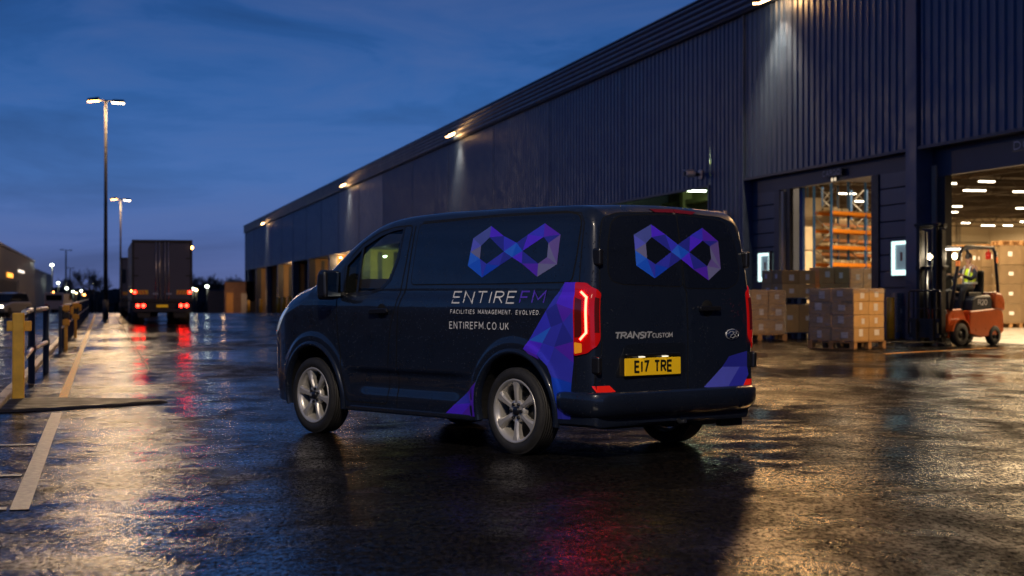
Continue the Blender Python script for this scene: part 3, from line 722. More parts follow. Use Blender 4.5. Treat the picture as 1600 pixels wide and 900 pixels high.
def hw(x,z):
    zt=VZT(x); r=VR(x)
    d=z-(zt-r)
    if d<=0: return hw0(x,z)
    d=min(d,r*.9999)
    return hw0(x,zt-r)-.0-r*.85*(1-math.sqrt(1-(d/r)**2))-0.25*d
def Y(xp,z):
    x=xp
    for _ in range(4): x=xp-shear(x,z)
    return hw(x,z)
def Xr(y,z):
    zz=max(.3,min(1.955,z))
    w=hw(-.9,zz)
    return -.9-.022*(1-min(1,abs(y)/w)**2)+shear(-.9,z)
VAN_YAW = math.atan2(math.sin(R(48.9)), -math.cos(R(48.9)))
van = empty('panel_van', (.762, 14.38, 0), VAN_YAW, 'dark navy panel van with violet faceted decals and yellow number plate parked in the centre', 'van')
def paint_mat(name, col, rough=.20, metal=.35, coat=1.0, drops=True):
    m = bpy.data.materials.new(name); m.use_nodes = True; nt = m.node_tree; p = nt.nodes['Principled BSDF']; L = nt.links.new
    p.inputs['Base Color'].default_value = (*col, 1); p.inputs['Roughness'].default_value = rough; p.inputs['Metallic'].default_value = metal
    p.inputs['Coat Weight'].default_value = coat; p.inputs['Coat Roughness'].default_value = .035; p.inputs['Specular IOR Level'].default_value = .3
    tc = nt.nodes.new('ShaderNodeTexCoord')
    n = nt.nodes.new('ShaderNodeTexNoise'); n.inputs['Scale'].default_value = 2.2; n.inputs['Detail'].default_value = 3; L(tc.outputs['Object'], n.inputs['Vector'])
    b = nt.nodes.new('ShaderNodeBump'); b.inputs['Strength'].default_value = .10; b.inputs['Distance'].default_value = .02; L(n.outputs[0], b.inputs['Height'])
    if drops:   # rain beads: voronoi cells, only some of them hold a drop
        v = nt.nodes.new('ShaderNodeTexVoronoi'); v.inputs['Scale'].default_value = 55; L(tc.outputs['Object'], v.inputs['Vector'])
        mr = nt.nodes.new('ShaderNodeMapRange'); mr.inputs[1].default_value = .0; mr.inputs[2].default_value = .30; mr.inputs[3].default_value = 1; mr.inputs[4].default_value = 0; L(v.outputs['Distance'], mr.inputs[0])
        s3 = nt.nodes.new('ShaderNodeSeparateColor'); L(v.outputs['Color'], s3.inputs[0])
        gt = nt.nodes.new('ShaderNodeMath'); gt.operation = 'GREATER_THAN'; gt.inputs[1].default_value = .80; L(s3.outputs[0], gt.inputs[0])
        mm = nt.nodes.new('ShaderNodeMath'); mm.operation = 'MULTIPLY'; L(mr.outputs[0], mm.inputs[0]); L(gt.outputs[0], mm.inputs[1])
        b2 = nt.nodes.new('ShaderNodeBump'); b2.inputs['Strength'].default_value = 1; b2.inputs['Distance'].default_value = .009; L(mm.outputs[0], b2.inputs['Height']); L(b.outputs[0], b2.inputs['Normal'])
        L(b2.outputs[0], p.inputs['Normal']); L(b2.outputs[0], p.inputs['Coat Normal'])
    else: L(b.outputs[0], p.inputs['Normal'])
    gr = nt.nodes.new('ShaderNodeTexNoise'); gr.inputs['Scale'].default_value = 5; gr.inputs['Detail'].default_value = 7; L(tc.outputs['Object'], gr.inputs['Vector'])
    mr = nt.nodes.new('ShaderNodeMapRange'); mr.inputs[1].default_value = .35; mr.inputs[2].default_value = .7; mr.inputs[3].default_value = rough - .05; mr.inputs[4].default_value = rough + .14; L(gr.outputs[0], mr.inputs[0]); L(mr.outputs[0], p.inputs['Roughness'])
    M[name] = m
paint_mat('van_paint', (.011, .016, .031), .30, .1, 1.0)
paint_mat('van_panel', (.008, .011, .021), .20, 0, .9)
paint_mat('van_plastic', (.009, .012, .020), .34, 0, .6)
mat('van_black', (.004, .004, .005), .7)
mat('seam', (.001, .001, .0012), .8)
mat('tail_red', (.30, .004, .004), .12, coat=.6, emit=(1, .008, .006), estr=.16)
mat('tail_dark', (.05, .008, .008), .12, coat=.6, emit=(1, .03, .02), estr=.03)
mat('tail_amber', (.6, .2, .01), .15, coat=1, emit=(1, .35, .02), estr=.35)
emis('tail_strip', (1, .028, .016), 32)
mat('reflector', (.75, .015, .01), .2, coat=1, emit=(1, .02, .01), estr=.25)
mat('brake3', (.22, .015, .03), .15, coat=1)
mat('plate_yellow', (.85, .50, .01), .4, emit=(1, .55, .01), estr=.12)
mat('plate_ink', (.006, .006, .006), .5)
mat('decal_white', (.80, .80, .80), .45, noise=.05)
mat('chrome', (.72, .73, .75), .34, .5)
mat('alloy', (.66, .63, .58), .34, .55, noise=.08, nscale=12)
mat('alloy_dark', (.05, .048, .045), .5, .6)
mat('rubber_tyre', (.022, .021, .020), .62, bump=.35, bscale=70, noise=.3, nscale=10)
mat('headlamp', (.5, .55, .6), .08, .2, coat=1, emit=(.75, .85, 1), estr=.25)
mat('trim_black', (.010, .010, .012), .33, coat=.4)
mat('mirror_face', (.35, .42, .45), .04, 1)
mat('cab_dark', (.012, .012, .014), .7)
glass_mat('van_glass', (.74, .80, .76))
VIO = [(.20, .20, .42), (.09, .12, .50), (.05, .05, .80), (.10, .03, .95), (.015, .12, .85), (.01, .07, .70), (.045, .05, .62), (.11, .025, .62), (.17, .11, .42), (.03, .035, .42), (.03, .17, .95), (.12, .14, .80)]
for i, c in enumerate(VIO): mat('decal_%d' % i, c, .42, coat=.25, noise=.06, nscale=4)

def van_body():
    # stations along x, denser at both ends
    xs = [-.9, -.897, -.89, -.875, -.855, -.83, -.80, -.77]
    x = -.745
    while x < 3.60: xs.append(x); x += .0175
    xs += [3.62, 3.66, 3.70, 3.74, 3.775, 3.81, 3.84, 3.87, 3.895, 3.92, 3.94, 3.96, 3.975, 3.99, 4.0, 4.01, 4.018, 4.02]
    NS, NA, NT = 84, 9, 22
    v = []; rows = []
    def zb(x): return .27 + (max(0, x - 3.5) / .52) ** 2 * .10
    for x in xs:
        zt = VZT(x); r = VR(x); zs = []
        z0 = zb(x); zc = zt - r
        for j in range(NS): zs.append(z0 + (zc - z0) * j / (NS - 1))
        for j in range(1, NA + 1): zs.append(zc + r * math.sin(math.pi / 2 * j / NA) * .9995)
        side = [(hw(x, z), z) for z in zs]
        side[0] = (side[0][0] - .02, side[0][1])
        loop = []
        for yy, z in side: loop.append((x + shear(x, z), yy, z))                          # left side up
        yt, ztop = side[-1]
        crown = .028 if x < 3.0 else .045
        if x < -.8: crown *= (x + .9) / .1
        for i in range(1, NT):
            q = 1 - 2 * i / NT; loop.append((x + shear(x, ztop), yt * q, ztop + crown * (1 - q * q)))
        for yy, z in reversed(side): loop.append((x + shear(x, z), -yy, z))
        yb = side[0][0]
        for i in range(1, NT):
            q = -1 + 2 * i / NT; loop.append((x, yb * q, zs[0]))
        rows.append(len(v)); v += loop
    k = len(loop); f = []
    for a, b_ in zip(rows, rows[1:]):
        for i in range(k): f.append((a + i, a + (i + 1) % k, b_ + (i + 1) % k, b_ + i))
    nsd = NS + NA
    def cap(row, bulge):
        L_ = [row + j for j in range(nsd)]; Rr = [row + nsd + NT - 1 + (nsd - 1 - j) for j in range(nsd)]
        top = [row + nsd - 1 + i for i in range(NT)] + [row + nsd + NT - 1]
        bot = [row] + [row + k - i for i in range(1, NT)] + [row + nsd + NT - 1 + nsd - 1]
        g = []
        for j in range(nsd):
            if j == 0: g.append(bot)
            elif j == nsd - 1: g.append(top)
            else:
                rr = [L_[j]]; a = Vector(v[L_[j]]); b_ = Vector(v[Rr[j]])
                for i in range(1, NT):
                    q = 1 - 2 * i / NT; p = a.lerp(b_, i / NT); p.x += bulge * (1 - q * q); rr.append(len(v)); v.append(tuple(p))
                rr.append(Rr[j]); g.append(rr)
        for j in range(nsd - 1):
            for i in range(NT): f.append((g[j][i], g[j][i + 1], g[j + 1][i + 1], g[j + 1][i]))
    cap(rows[0], -.022); cap(rows[-1], .02)
    me = bpy.data.meshes.new('body'); me.from_pydata(v, [], f); me.materials.append(M['van_paint']); me.materials.append(M['van_black'])
    bm = bmesh.new(); bm.from_mesh(me); bmesh.ops.remove_doubles(bm, verts=bm.verts, dist=1e-5); bmesh.ops.recalc_face_normals(bm, faces=bm.faces)
    for fc in bm.faces: fc.smooth = True
    bm.to_mesh(me); bm.free()
    o = bpy.data.objects.new('body', me); COL.objects.link(o)
    # cutters
    cut = []
    for ax, rad in ((0, .475), (2.933, .475)):
        for sgn in (1, -1):
            b = MB(); n = 48
            poly = [(ax + rad * math.cos(2 * math.pi * i / n), .36 + rad * 1.0 * math.sin(2 * math.pi * i / n)) for i in range(n)]
            b.prism(poly, sgn * .62, sgn * 1.3, 'y', 0); cut.append(b)
    cut.append(MB().prism([(1.42, .62), (2.88, .62), (2.93, 1.30), (2.86, 1.45), (2.62, 1.60), (2.36, 1.76), (2.12, 1.88), (1.95, 1.925), (1.42, 1.93)], -.84, .84, 'y'))
    cut.append(MB().prism([(2.90, 1.38), (2.60, 1.55), (2.30, 1.72), (2.08, 1.84), (2.12, 2.2), (2.6, 2.1), (3.02, 1.60)], -.72, .72, 'y'))
    WIN = [(1.604, 1.924), (1.77, 1.912), (1.942, 1.872), (2.191, 1.772), (2.43, 1.60), (2.436, 1.325), (2.242, 1.325), (2.001, 1.345), (1.855, 1.376), (1.741, 1.452), (1.648, 1.648)]
    cut.append(MB().prism(WIN, -1.3, 1.3, 'y'))
    for b in cut:
        cm = bpy.data.meshes.new('cut'); cm.from_pydata(b.v, [], b.f); cm.materials.append(M['van_black'])
        bb = bmesh.new(); bb.from_mesh(cm); bmesh.ops.recalc_face_normals(bb, faces=bb.faces); bb.to_mesh(cm); bb.free()
        co = bpy.data.objects.new('cut', cm); COL.objects.link(co)
        md = o.modifiers.new('b', 'BOOLEAN'); md.operation = 'DIFFERENCE'; md.object = co; md.solver = 'MANIFOLD'
        try: md.material_mode = 'TRANSFER'
        except Exception: pass
        bpy.context.view_layer.update()
        dg = bpy.context.evaluated_depsgraph_get()
        nm = bpy.data.meshes.new_from_object(o.evaluated_get(dg))
        o.modifiers.clear(); o.data = nm; bpy.data.objects.remove(co)
    # keep the machined edges crisp, the skin smooth
    bm = bmesh.new(); bm.from_mesh(o.data)
    for e_ in bm.edges:
        if len(e_.link_faces) == 2 and (e_.calc_face_angle(0) > R(38) or e_.link_faces[0].material_index != e_.link_faces[1].material_index): e_.smooth = False
    bm.to_mesh(o.data); bm.free()
    o.data.name = 'body'; o.parent = van
    return o
body = van_body()

# --- draping flat outlines onto the skin
def drape(items, fn, name, mats, parent, step=.05, thick=0, smooth=True):
    """items: (polygon, material index, offset); fn maps (u, v, off) to a point"""
    bm = bmesh.new()
    for poly, mi, off in items:
        vs = [bm.verts.new((p[0], p[1], off)) for p in poly]
        f = bm.faces.new(vs); f.material_index = mi
    if step:
        for ax in (0, 1):
            lo = min(v.co[ax] for v in bm.verts); hi = max(v.co[ax] for v in bm.verts)
            k = math.ceil(lo / step) * step
            while k < hi:
                n = [0, 0, 0]; n[ax] = 1; c = [0, 0, 0]; c[ax] = k
                bmesh.ops.bisect_plane(bm, geom=bm.verts[:] + bm.edges[:] + bm.faces[:], plane_co=c, plane_no=n, dist=1e-5)
                k += step
    rim = []
    if thick:
        bes = [e for e in bm.edges if e.is_boundary]
        r_ = bmesh.ops.extrude_edge_only(bm, edges=bes)
        for v in [g for g in r_['geom'] if isinstance(g, bmesh.types.BMVert)]: v.co.z -= thick
    for v in bm.verts: v.co = fn(v.co.x, v.co.y, v.co.z)
    for f in bm.faces: f.smooth = smooth
    bmesh.ops.recalc_face_normals(bm, faces=bm.faces)
    if thick:
        for e in bm.edges:
            if len(e.link_faces) == 2 and e.calc_face_angle(0) > R(50): e.smooth = False
    me = bpy.data.meshes.new(name); bm.to_mesh(me); bm.free()
    for m_ in (mats if isinstance(mats, list) else [mats]): me.materials.append(M[m_])
    o = bpy.data.objects.new(name, me); COL.objects.link(o); o.parent = parent
    # outward normals: flip where they look inwards
    return o
def side_fn(u, v, off): return Vector((u, Y(u, v) + off, v))
def side_fn_r(u, v, off): return Vector((u, -Y(u, v) - off, v))
def rear_fn(u, v, off): return Vector((Xr(u, v) - off, u, v))
def flipfix(o, d):
    me = o.data
    s = sum((p.normal.dot(Vector(d)) * p.area for p in me.polygons))
    if s < 0: me.flip_normals()
    return o
def round_poly(pts, r=.03, n=4):
    out = []
    k = len(pts)
    for i in range(k):
        p = Vector(pts[i]); a = Vector(pts[i - 1]); b_ = Vector(pts[(i + 1) % k])
        da = (a - p); db = (b_ - p); rr = min(r, da.length * .45, db.length * .45)
        p1 = p + da.normalized() * rr; p2 = p + db.normalized() * rr
        for j in range(n + 1):
            t = j / n; out.append(tuple(p1.lerp(p, t).lerp(p.lerp(p2, t), t)))
    return out
def ribbon(pts, w, closed=False):
    pts = [Vector(p) for p in pts]; n = len(pts); out = []
    L_ = []; R_ = []
    for i in range(n):
        d1 = (pts[i] - pts[i - 1]) if (i or closed) else (pts[1] - pts[0]); d2 = (pts[(i + 1) % n] - pts[i]) if (i < n - 1 or closed) else d1
        t = (d1.normalized() + d2.normalized()).normalized(); nn = Vector((-t.y, t.x)) * w / 2; L_.append(pts[i] + nn); R_.append(pts[i] - nn)
    for i in range(n if closed else n - 1): j = (i + 1) % n; out.append([L_[i], L_[j], R_[j], R_[i]])
    return out

# cab door, standing 2 mm proud inside its black shut line; the window is an opening in it
DOOR = [(1.483, 1.945), (1.515, 1.645), (1.566, 1.342), (1.679, 1.036), (1.726, .746), (1.771, .33), (2.38, .33), (2.44, .62), (2.50, .95), (2.53, 1.30), (2.50, 1.52), (2.34, 1.70), (2.20, 1.80), (1.95, 1.90), (1.75, 1.935)]
SLD = [(1.44, 1.937), (1.488, 1.381), (1.568, 1.21), (1.626, .30)]
for fn, sg in ((side_fn, 1), (side_fn_r, -1)):
    its = [(q, 0, .0012) for q in ribbon(round_poly(DOOR, .05), .013, True)]
    its += [(q, 0, .0014) for q in ribbon(SLD, .014)]
    its += [(q, 0, .0013) for q in ribbon([(.56, .285), (.555, .60)], .010)]
    its += [(q, 0, .0016) for q in ribbon([(-.735, .62), (-.745, 1.45), (-.735, 1.90), (-.68, 1.975), (-.5, 1.995), (.3, 1.998), (1.35, 1.968)], .009)]
    flipfix(drape(its, fn, 'shut_line', 'seam', van, .04, smooth=False), (0, sg, 0))
# window surround and glass, both sides
WIN = [(1.604, 1.924), (1.77, 1.912), (1.942, 1.872), (2.191, 1.772), (2.43, 1.60), (2.436, 1.325), (2.242, 1.325), (2.001, 1.345), (1.855, 1.376), (1.741, 1.452), (1.648, 1.648)]
for fn, sg in ((side_fn, 1), (side_fn_r, -1)):
    flipfix(drape([(q, 0, .004) for q in ribbon(WIN, .030, True)], fn, 'window_seal', 'trim_black', van, .04, .006), (0, sg, 0))
    flipfix(drape([(WIN, 0, -.012)], fn, 'cab_window', 'van_glass', van, .06), (0, sg, 0))
    flipfix(drape([(q, 0, .002) for q in ribbon([(2.198, 1.767), (2.228, 1.331)], .03)], fn, 'window_divider', 'trim_black', van, .04, .01), (0, sg, 0))
    flipfix(drape([([(2.445, 1.31), (2.60, 1.31), (2.62, 1.44), (2.455, 1.60)], 0, .003)], fn, 'mirror_patch', 'trim_black', van, .05, .003), (0, sg, 0))
# blank glazed panels (side and both rear doors)
SP = [(1.38, 1.948), (.32, 1.978), (-.565, 1.978), (-.67, 1.955), (-.705, 1.90), (-.69, 1.63), (-.66, 1.425), (.3, 1.415), (1.42, 1.415), (1.405, 1.60)]
for fn, sg in ((side_fn, 1), (side_fn_r, -1)):
    flipfix(drape([(round_poly(SP, .05), 0, .004)], fn, 'side_blank_panel', 'van_panel', van, .05, .005), (0, sg, 0))
    flipfix(drape([(q, 0, .0008) for q in ribbon(round_poly(SP, .05), .022, True)], fn, 'panel_gap', 'seam', van, .04, smooth=False), (0, sg, 0))
SEAM = [(-.02, 2.045), (-.035, 1.64), (-.065, 1.40), (-.105, 1.35), (-.105, .52)]
RL = [(-.045, 1.985), (.60, 1.955), (.70, 1.90), (.755, 1.72), (.775, 1.50), (.74, 1.43), (.62, 1.405), (-.055, 1.39)]
RR = [(-.055, 1.985), (-.60, 1.952), (-.70, 1.90), (-.765, 1.72), (-.79, 1.52), (-.75, 1.42), (-.62, 1.375), (-.085, 1.375)]
def shrink(poly, k=.985):
    cx = sum(p[0] for p in poly) / len(poly); cy = sum(p[1] for p in poly) / len(poly)
    return [(cx + (x - cx) * k, cy + (y - cy) * k) for x, y in poly]
for nm, door, pn in (('rear_door', [(-.025, 2.0), (.62, 1.975), (.78, 1.93), (.835, 1.75), (.86, 1.44), (.86, .84), (.93, .80), (.93, .56), (.80, .53), (-.09, .53), (-.09, 1.36), (-.055, 1.40)], RL),
                 ('rear_door', [(-.045, 2.0), (-.62, 1.975), (-.78, 1.93), (-.835, 1.75), (-.86, 1.44), (-.86, .84), (-.92, .80), (-.92, .56), (-.80, .53), (-.115, .53), (-.115, 1.35), (-.072, 1.40)], RR)):
    d_ = flipfix(drape([(round_poly(door, .04), 0, .010)], rear_fn, nm, 'van_paint', van, .045, .012), (-1, 0, 0))
    flipfix(drape([(round_poly(pn, .05), 0, .0135)], rear_fn, 'blank_window', 'van_panel', d_, .05, .003), (-1, 0, 0))
    flipfix(drape([(q, 0, .0112) for q in ribbon(round_poly(pn, .05), .016, True)], rear_fn, 'panel_gap', 'seam', d_, .05, smooth=False), (-1, 0, 0))
    its = [(q, 0, .002) for q in ribbon(round_poly(door, .04), .014, True)]
    flipfix(drape(its, rear_fn, 'shut_line', 'seam', d_, .05, smooth=False), (-1, 0, 0))
# high brake light under the roof edge
flipfix(drape([([(.26, 2.020), (-.02, 2.028), (-.02, 1.998), (.20, 1.996)], 0, .016), ([(-.03, 2.028), (-.29, 2.014), (-.24, 1.990), (-.03, 1.998)], 0, .016)], rear_fn, 'high_brake_light', 'brake3', van, .05, .02), (-1, 0, 0))
# lettering and logo on the side: u runs backwards along the van, so text is mirrored in x
def side_text(text, xl, xr, z0, h, th, sh, mt, name, off=.003, tr=.22):
    its = []
    for q, e in strokes(text, -xl, -xr, z0, h, th, sh, tr): its.append(([(-p.x, p.y) for p in q], 0, off + .0003 * e))
    return flipfix(drape(its, side_fn, name, mt, van, 0, smooth=False), (0, 1, 0))
mat('decal_violet_text', (.11, .05, .62), .4)
side_text('ENTIRE', .803, -.010, 1.252, .094, .0125, .10, 'decal_white', 'company_lettering', tr=.34)
side_text('FM', -.075, -.365, 1.255, .092, .013, .10, 'decal_violet_text', 'company_lettering_violet', tr=.34)
side_text('FACILITIES MANAGEMENT. EVOLVED.', .818, -.345, 1.160, .032, .0060, .06, 'decal_white', 'slogan_lettering', tr=.52)
side_text('ENTIREFM.CO.UK', .828, .048, 1.032, .055, .0082, 0, 'decal_white', 'web_lettering', tr=.42)

def rear_text(text, yl, yr, z0, h, th, sh, mt, name, off, tr=.22, parent=van):
    its = [([(-p.x, p.y) for p in q], 0, off + .0003 * e) for q, e in strokes(text, -yl, -yr, z0, h, th, sh, tr)]
    return flipfix(drape(its, rear_fn, name, mt, parent, 0, .003, smooth=False), (-1, 0, 0))
rear_text('TRANSIT', .735, .335, .972, .046, .012, .28, 'chrome', 'model_lettering', .016, .14)
rear_text('CUSTOM', .315, .088, .974, .034, .007, 0, 'chrome', 'model_lettering_small', .016, .2)
# number plate in its recess, lamp hood above
flipfix(drape([(round_poly([(.73, .66), (.62, .915), (.50, .93), (-.07, .925), (-.075, .66)], .03), 0, .0125)], rear_fn, 'plate_recess', 'van_plastic', van, .05, .002), (-1, 0, 0))
MB().b2((-.965, .02, .825), (-.925, .63, .85)).build('plate_lamp_bar', 'trim_black', van, bevel=.008)
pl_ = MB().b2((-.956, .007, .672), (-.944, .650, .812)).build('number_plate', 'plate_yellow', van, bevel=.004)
b = MB()
for q, e in strokes('E17 TRE', -.54, -.118, .702, .082, .0195, 0, .30): b.quad([(-.9575 - .0002 * e, -p.x, p.y) for p in q])
flipfix(b.build('plate_lettering', 'plate_ink', pl_), (-1, 0, 0))
b = MB()
for y_ in (.47, .20): b.b2((-.972, y_ - .03, .818), (-.955, y_ + .03, .824))
b.build('plate_bulb', emis('plate_bulb', (1, .9, .7), 1.6), pl_)
# oval badge with a script-like stroke
b = MB(); b.lathe([(.0, 0), (.078, 0), (.084, -.004), (.084, -.008), (.076, -.010)], 28, axis='x'); 
bd = b.build('oval_badge', 'chrome', van); bd.location = (Xr(-.66, .985) - .010, -.66, .985); bd.scale = (1, 1, .55)
MB().lathe([(0, -.0112), (.069, -.0112), (.069, -.006)], 28, axis='x').build('badge_field', mat('badge_blue', (.01, .018, .06), .2, coat=1), bd)
b = MB()
for q in ribbon([(.05, .018), (.03, .045), (-.005, .045), (-.01, .010), (.02, -.012), (.03, -.04), (0, -.055), (-.03, -.03)], .013) + ribbon([(-.015, .03), (-.045, .04), (-.05, .01), (-.02, -.005), (-.05, -.04)], .011): b.quad([(-.0125, p.x, p.y) for p in q])
b.build('badge_script', 'chrome', bd)

# infinity sign in facets
def facet_logo(outer, inL, inR, fn, d, name, off, parent=van):
    O = outer
    # outer ring order: 0 top-left peak,1 mid,2 centre top,3 mid right,4.. right peak,5 far right top,6 far right bottom,7 bottom right,8 mid,9 centre bottom,10 mid,11 bottom left,12 left bottom,13 left top
    L_, R_ = inL, inR
    fac = [
     ([O[0], O[1], L_[0]], 3), ([O[1], L_[1], L_[0]], 9), ([O[1], O[2], L_[1]], 2), ([O[2], O[9], L_[1]], 10),
     ([O[2], R_[4], O[9]], 4), ([O[2], O[3], R_[4]], 9), ([O[3], R_[0], R_[4]], 3), ([O[3], O[4], R_[0]], 2), ([O[4], O[5], R_[0]], 7),
     ([O[5], R_[1], R_[0]], 9), ([O[5], O[6], R_[1]], 8), ([O[6], R_[2], R_[1]], 0), ([O[6], R_[3], R_[2]], 8), ([O[6], O[7], R_[3]], 0),
     ([O[7], O[8], R_[3]], 7), ([O[8], R_[4], R_[3]], 9), ([O[8], O[9], R_[4]], 3),
     ([O[9], O[10], L_[1]], 9), ([O[10], L_[2], L_[1]], 6), ([O[10], O[11], L_[2]], 5), ([O[11], L_[3], L_[2]], 6), ([O[11], O[12], L_[3]], 4),
     ([O[12], (O[12][0] * .5 + O[13][0] * .5, O[12][1] * .5 + O[13][1] * .5), L_[3]], 10),
     ([(O[12][0] * .5 + O[13][0] * .5, O[12][1] * .5 + O[13][1] * .5), L_[4], L_[3]], 0), ([(O[12][0] * .5 + O[13][0] * .5, O[12][1] * .5 + O[13][1] * .5), O[13], L_[4]], 11),
     ([O[13], L_[0], L_[4]], 1), ([O[13], O[0], L_[0]], 1)]
    its = [(f, m_, off) for f, m_ in fac]
    return flipfix(drape(its, fn, name, ['decal_%d' % i for i in range(12)], parent, .07, smooth=False), d)
OS = [(.387, 1.903), (.209, 1.812), (.070, 1.732), (-.096, 1.816), (-.286, 1.903), (-.488, 1.806), (-.480, 1.566), (-.257, 1.467), (-.054, 1.578), (.075, 1.632), (.23, 1.563), (.44, 1.466), (.642, 1.568), (.606, 1.803)]
OS[2] = (.035, 1.752)
facet_logo(OS, [(.39, 1.806), (.187, 1.682), (.395, 1.581), (.49, 1.626), (.491, 1.737)], [(-.29, 1.792), (-.355, 1.739), (-.356, 1.625), (-.256, 1.575), (-.049, 1.682)], side_fn, (0, 1, 0), 'faceted_logo', .0062)
OR = [(.264, 1.894), (.11, 1.815), (-.03, 1.735), (-.19, 1.812), (-.351, 1.882), (-.540, 1.773), (-.544, 1.54), (-.378, 1.441), (-.20, 1.53), (-.055, 1.614), (.10, 1.54), (.269, 1.453), (.470, 1.555), (.471, 1.804)]
facet_logo(OR, [(.271, 1.789), (.055, 1.672), (.251, 1.568), (.342, 1.614), (.343, 1.738)], [(-.342, 1.774), (-.425, 1.727), (-.43, 1.625), (-.373, 1.56), (-.162, 1.674)], rear_fn, (-1, 0, 0), 'faceted_logo', .0155)
# violet flash behind the rear wheel, triangle on the sill, flash on the rear door
D = lambda *p: list(p)
fl = [([(-.587, 1.42), (-.728, 1.419), (-.725, 1.20), (-.52, 1.25)], 3), ([(-.587, 1.42), (-.52, 1.25), (-.40, 1.19)], 6), ([(-.52, 1.25), (-.725, 1.20), (-.60, 1.10)], 7), ([(-.40, 1.19), (-.52, 1.25), (-.60, 1.10), (-.46, 1.06)], 9),
      ([(-.725, 1.20), (-.722, .95), (-.60, 1.10)], 6), ([(-.40, 1.19), (-.46, 1.06), (-.20, .95)], 2), ([(-.20, .95), (-.46, 1.06), (-.36, .93)], 10), ([(-.20, .95), (-.36, .93), (-.30, .83), (-.138, .878)], 3),
      ([(-.46, 1.06), (-.60, 1.10), (-.50, .90), (-.36, .93)], 6), ([(-.60, 1.10), (-.722, .95), (-.50, .90)], 9), ([(-.722, .95), (-.715, .78), (-.50, .90)], 7), ([(-.36, .93), (-.50, .90), (-.42, .745), (-.30, .83)], 2),
      ([(-.50, .90), (-.715, .78), (-.69, .62), (-.47, .66), (-.42, .745)], 6), ([(-.138, .878), (-.30, .83), (-.33, .795), (-.2, .84)], 7), ([(-.47, .66), (-.69, .62), (-.66, .40), (-.505, .45)], 5), ([(-.505, .45), (-.66, .40), (-.65, .325), (-.50, .325)], 9)]
flipfix(drape([(f, m_, .0024) for f, m_ in fl], side_fn, 'violet_flash', ['decal_%d' % i for i in range(12)], van, .022, smooth=False), (0, 1, 0))
tri = [([(.475, .583), (.62, .49), (.565, .40), (.475, .44)], 7), ([(.62, .49), (.80, .375), (.565, .40)], 6), ([(.80, .375), (.94, .288), (.72, .285), (.565, .40)], 3), ([(.475, .44), (.565, .40), (.72, .285), (.475, .285)], 7)]
flipfix(drape([(f, m_, .0024) for f, m_ in tri], side_fn, 'violet_triangle', ['decal_%d' % i for i in range(12)], van, .06, smooth=False), (0, 1, 0))
rf = [([(-.274, .535), (-.53, .713), (-.76, .708), (-.60, .535)], 11), ([(-.60, .535), (-.76, .708), (-.86, .706), (-.88, .64), (-.80, .535)], 6), ([(-.53, .713), (-.62, .80), (-.86, .84), (-.86, .706)], 9)]
flipfix(drape([(f, m_, .0140) for f, m_ in rf], rear_fn, 'violet_door_flash', ['decal_%d' % i for i in range(12)], van, .06, smooth=False), (-1, 0, 0))

# tail lamps wrap the rear corner: d < 0 along the side, d > 0 across the back
def corner_fn(sgn):
    def fn(d, z, off):
        def pt(q):
            if q < 0:
                x = -.9 - q; return Vector((x + (shear(-.9, z)), Y(x + shear(-.9, z), z), z))
            w = hw(-.9, min(z, 1.95)); y_ = w - q; return Vector((Xr(y_, z), y_, z))
        p = pt(d); t = (pt(d + .004) - pt(d - .004)).normalized(); n = Vector((t.y, -t.x, 0))
        if n.x > 0 and n.y < 0: n = -n
        if n.dot(Vector((-1, 1, 0))) < 0: n = -n
        p = p + n * off
        return Vector((p.x, sgn * p.y, p.z))
    return fn
for sgn in (1, -1):
    fn = corner_fn(sgn)
    lamp = flipfix(drape([(round_poly([(-.170, 1.42), (-.06, 1.415), (.036, 1.33), (.042, 1.30), (.042, .98), (.032, .95), (-.04, .86), (-.170, .835)], .02), 0, .014)], fn, 'tail_light', 'tail_red', van, .02, .02), (-1, sgn, 0))
    flipfix(drape([([(-.152, 1.30), (-.085, 1.28), (-.085, .99), (-.155, .98)], 0, .0165), ([(-.005, 1.30), (.030, 1.29), (.030, 1.02), (-.005, 1.02)], 0, .0165)], fn, 'clear_lens', 'tail_dark', lamp, .02), (-1, sgn, 0))
    flipfix(drape([(round_poly([(-.160, .945), (-.085, .935), (-.085, .865), (-.160, .852)], .01), 0, .0168)], fn, 'indicator_lens', 'tail_amber', lamp, .02), (-1, sgn, 0))
    its = [(q, 0, .019 + .0) for q in ribbon([(-.105, 1.345), (-.048, 1.30), (-.048, 1.02), (-.100, .965)], .017)]
    flipfix(drape(its, fn, 'light_strip', 'tail_strip', lamp, .02, .004), (-1, sgn, 0))
    # hinges and low reflectors
    for z_ in (1.62, .765):
        h_ = MB().box((0, 0, 0), (.09, .05, .14)).build('door_hinge', 'trim_black', van, bevel=.018, seg=3)
        h_.location = fn(.0, z_, .014)
    flipfix(drape([([(-.02, .60), (.13, .60), (.20, .545), (.0, .545)], 0, .012)], fn, 'reflector', 'reflector', van, .02, .006), (-1, sgn, 0))
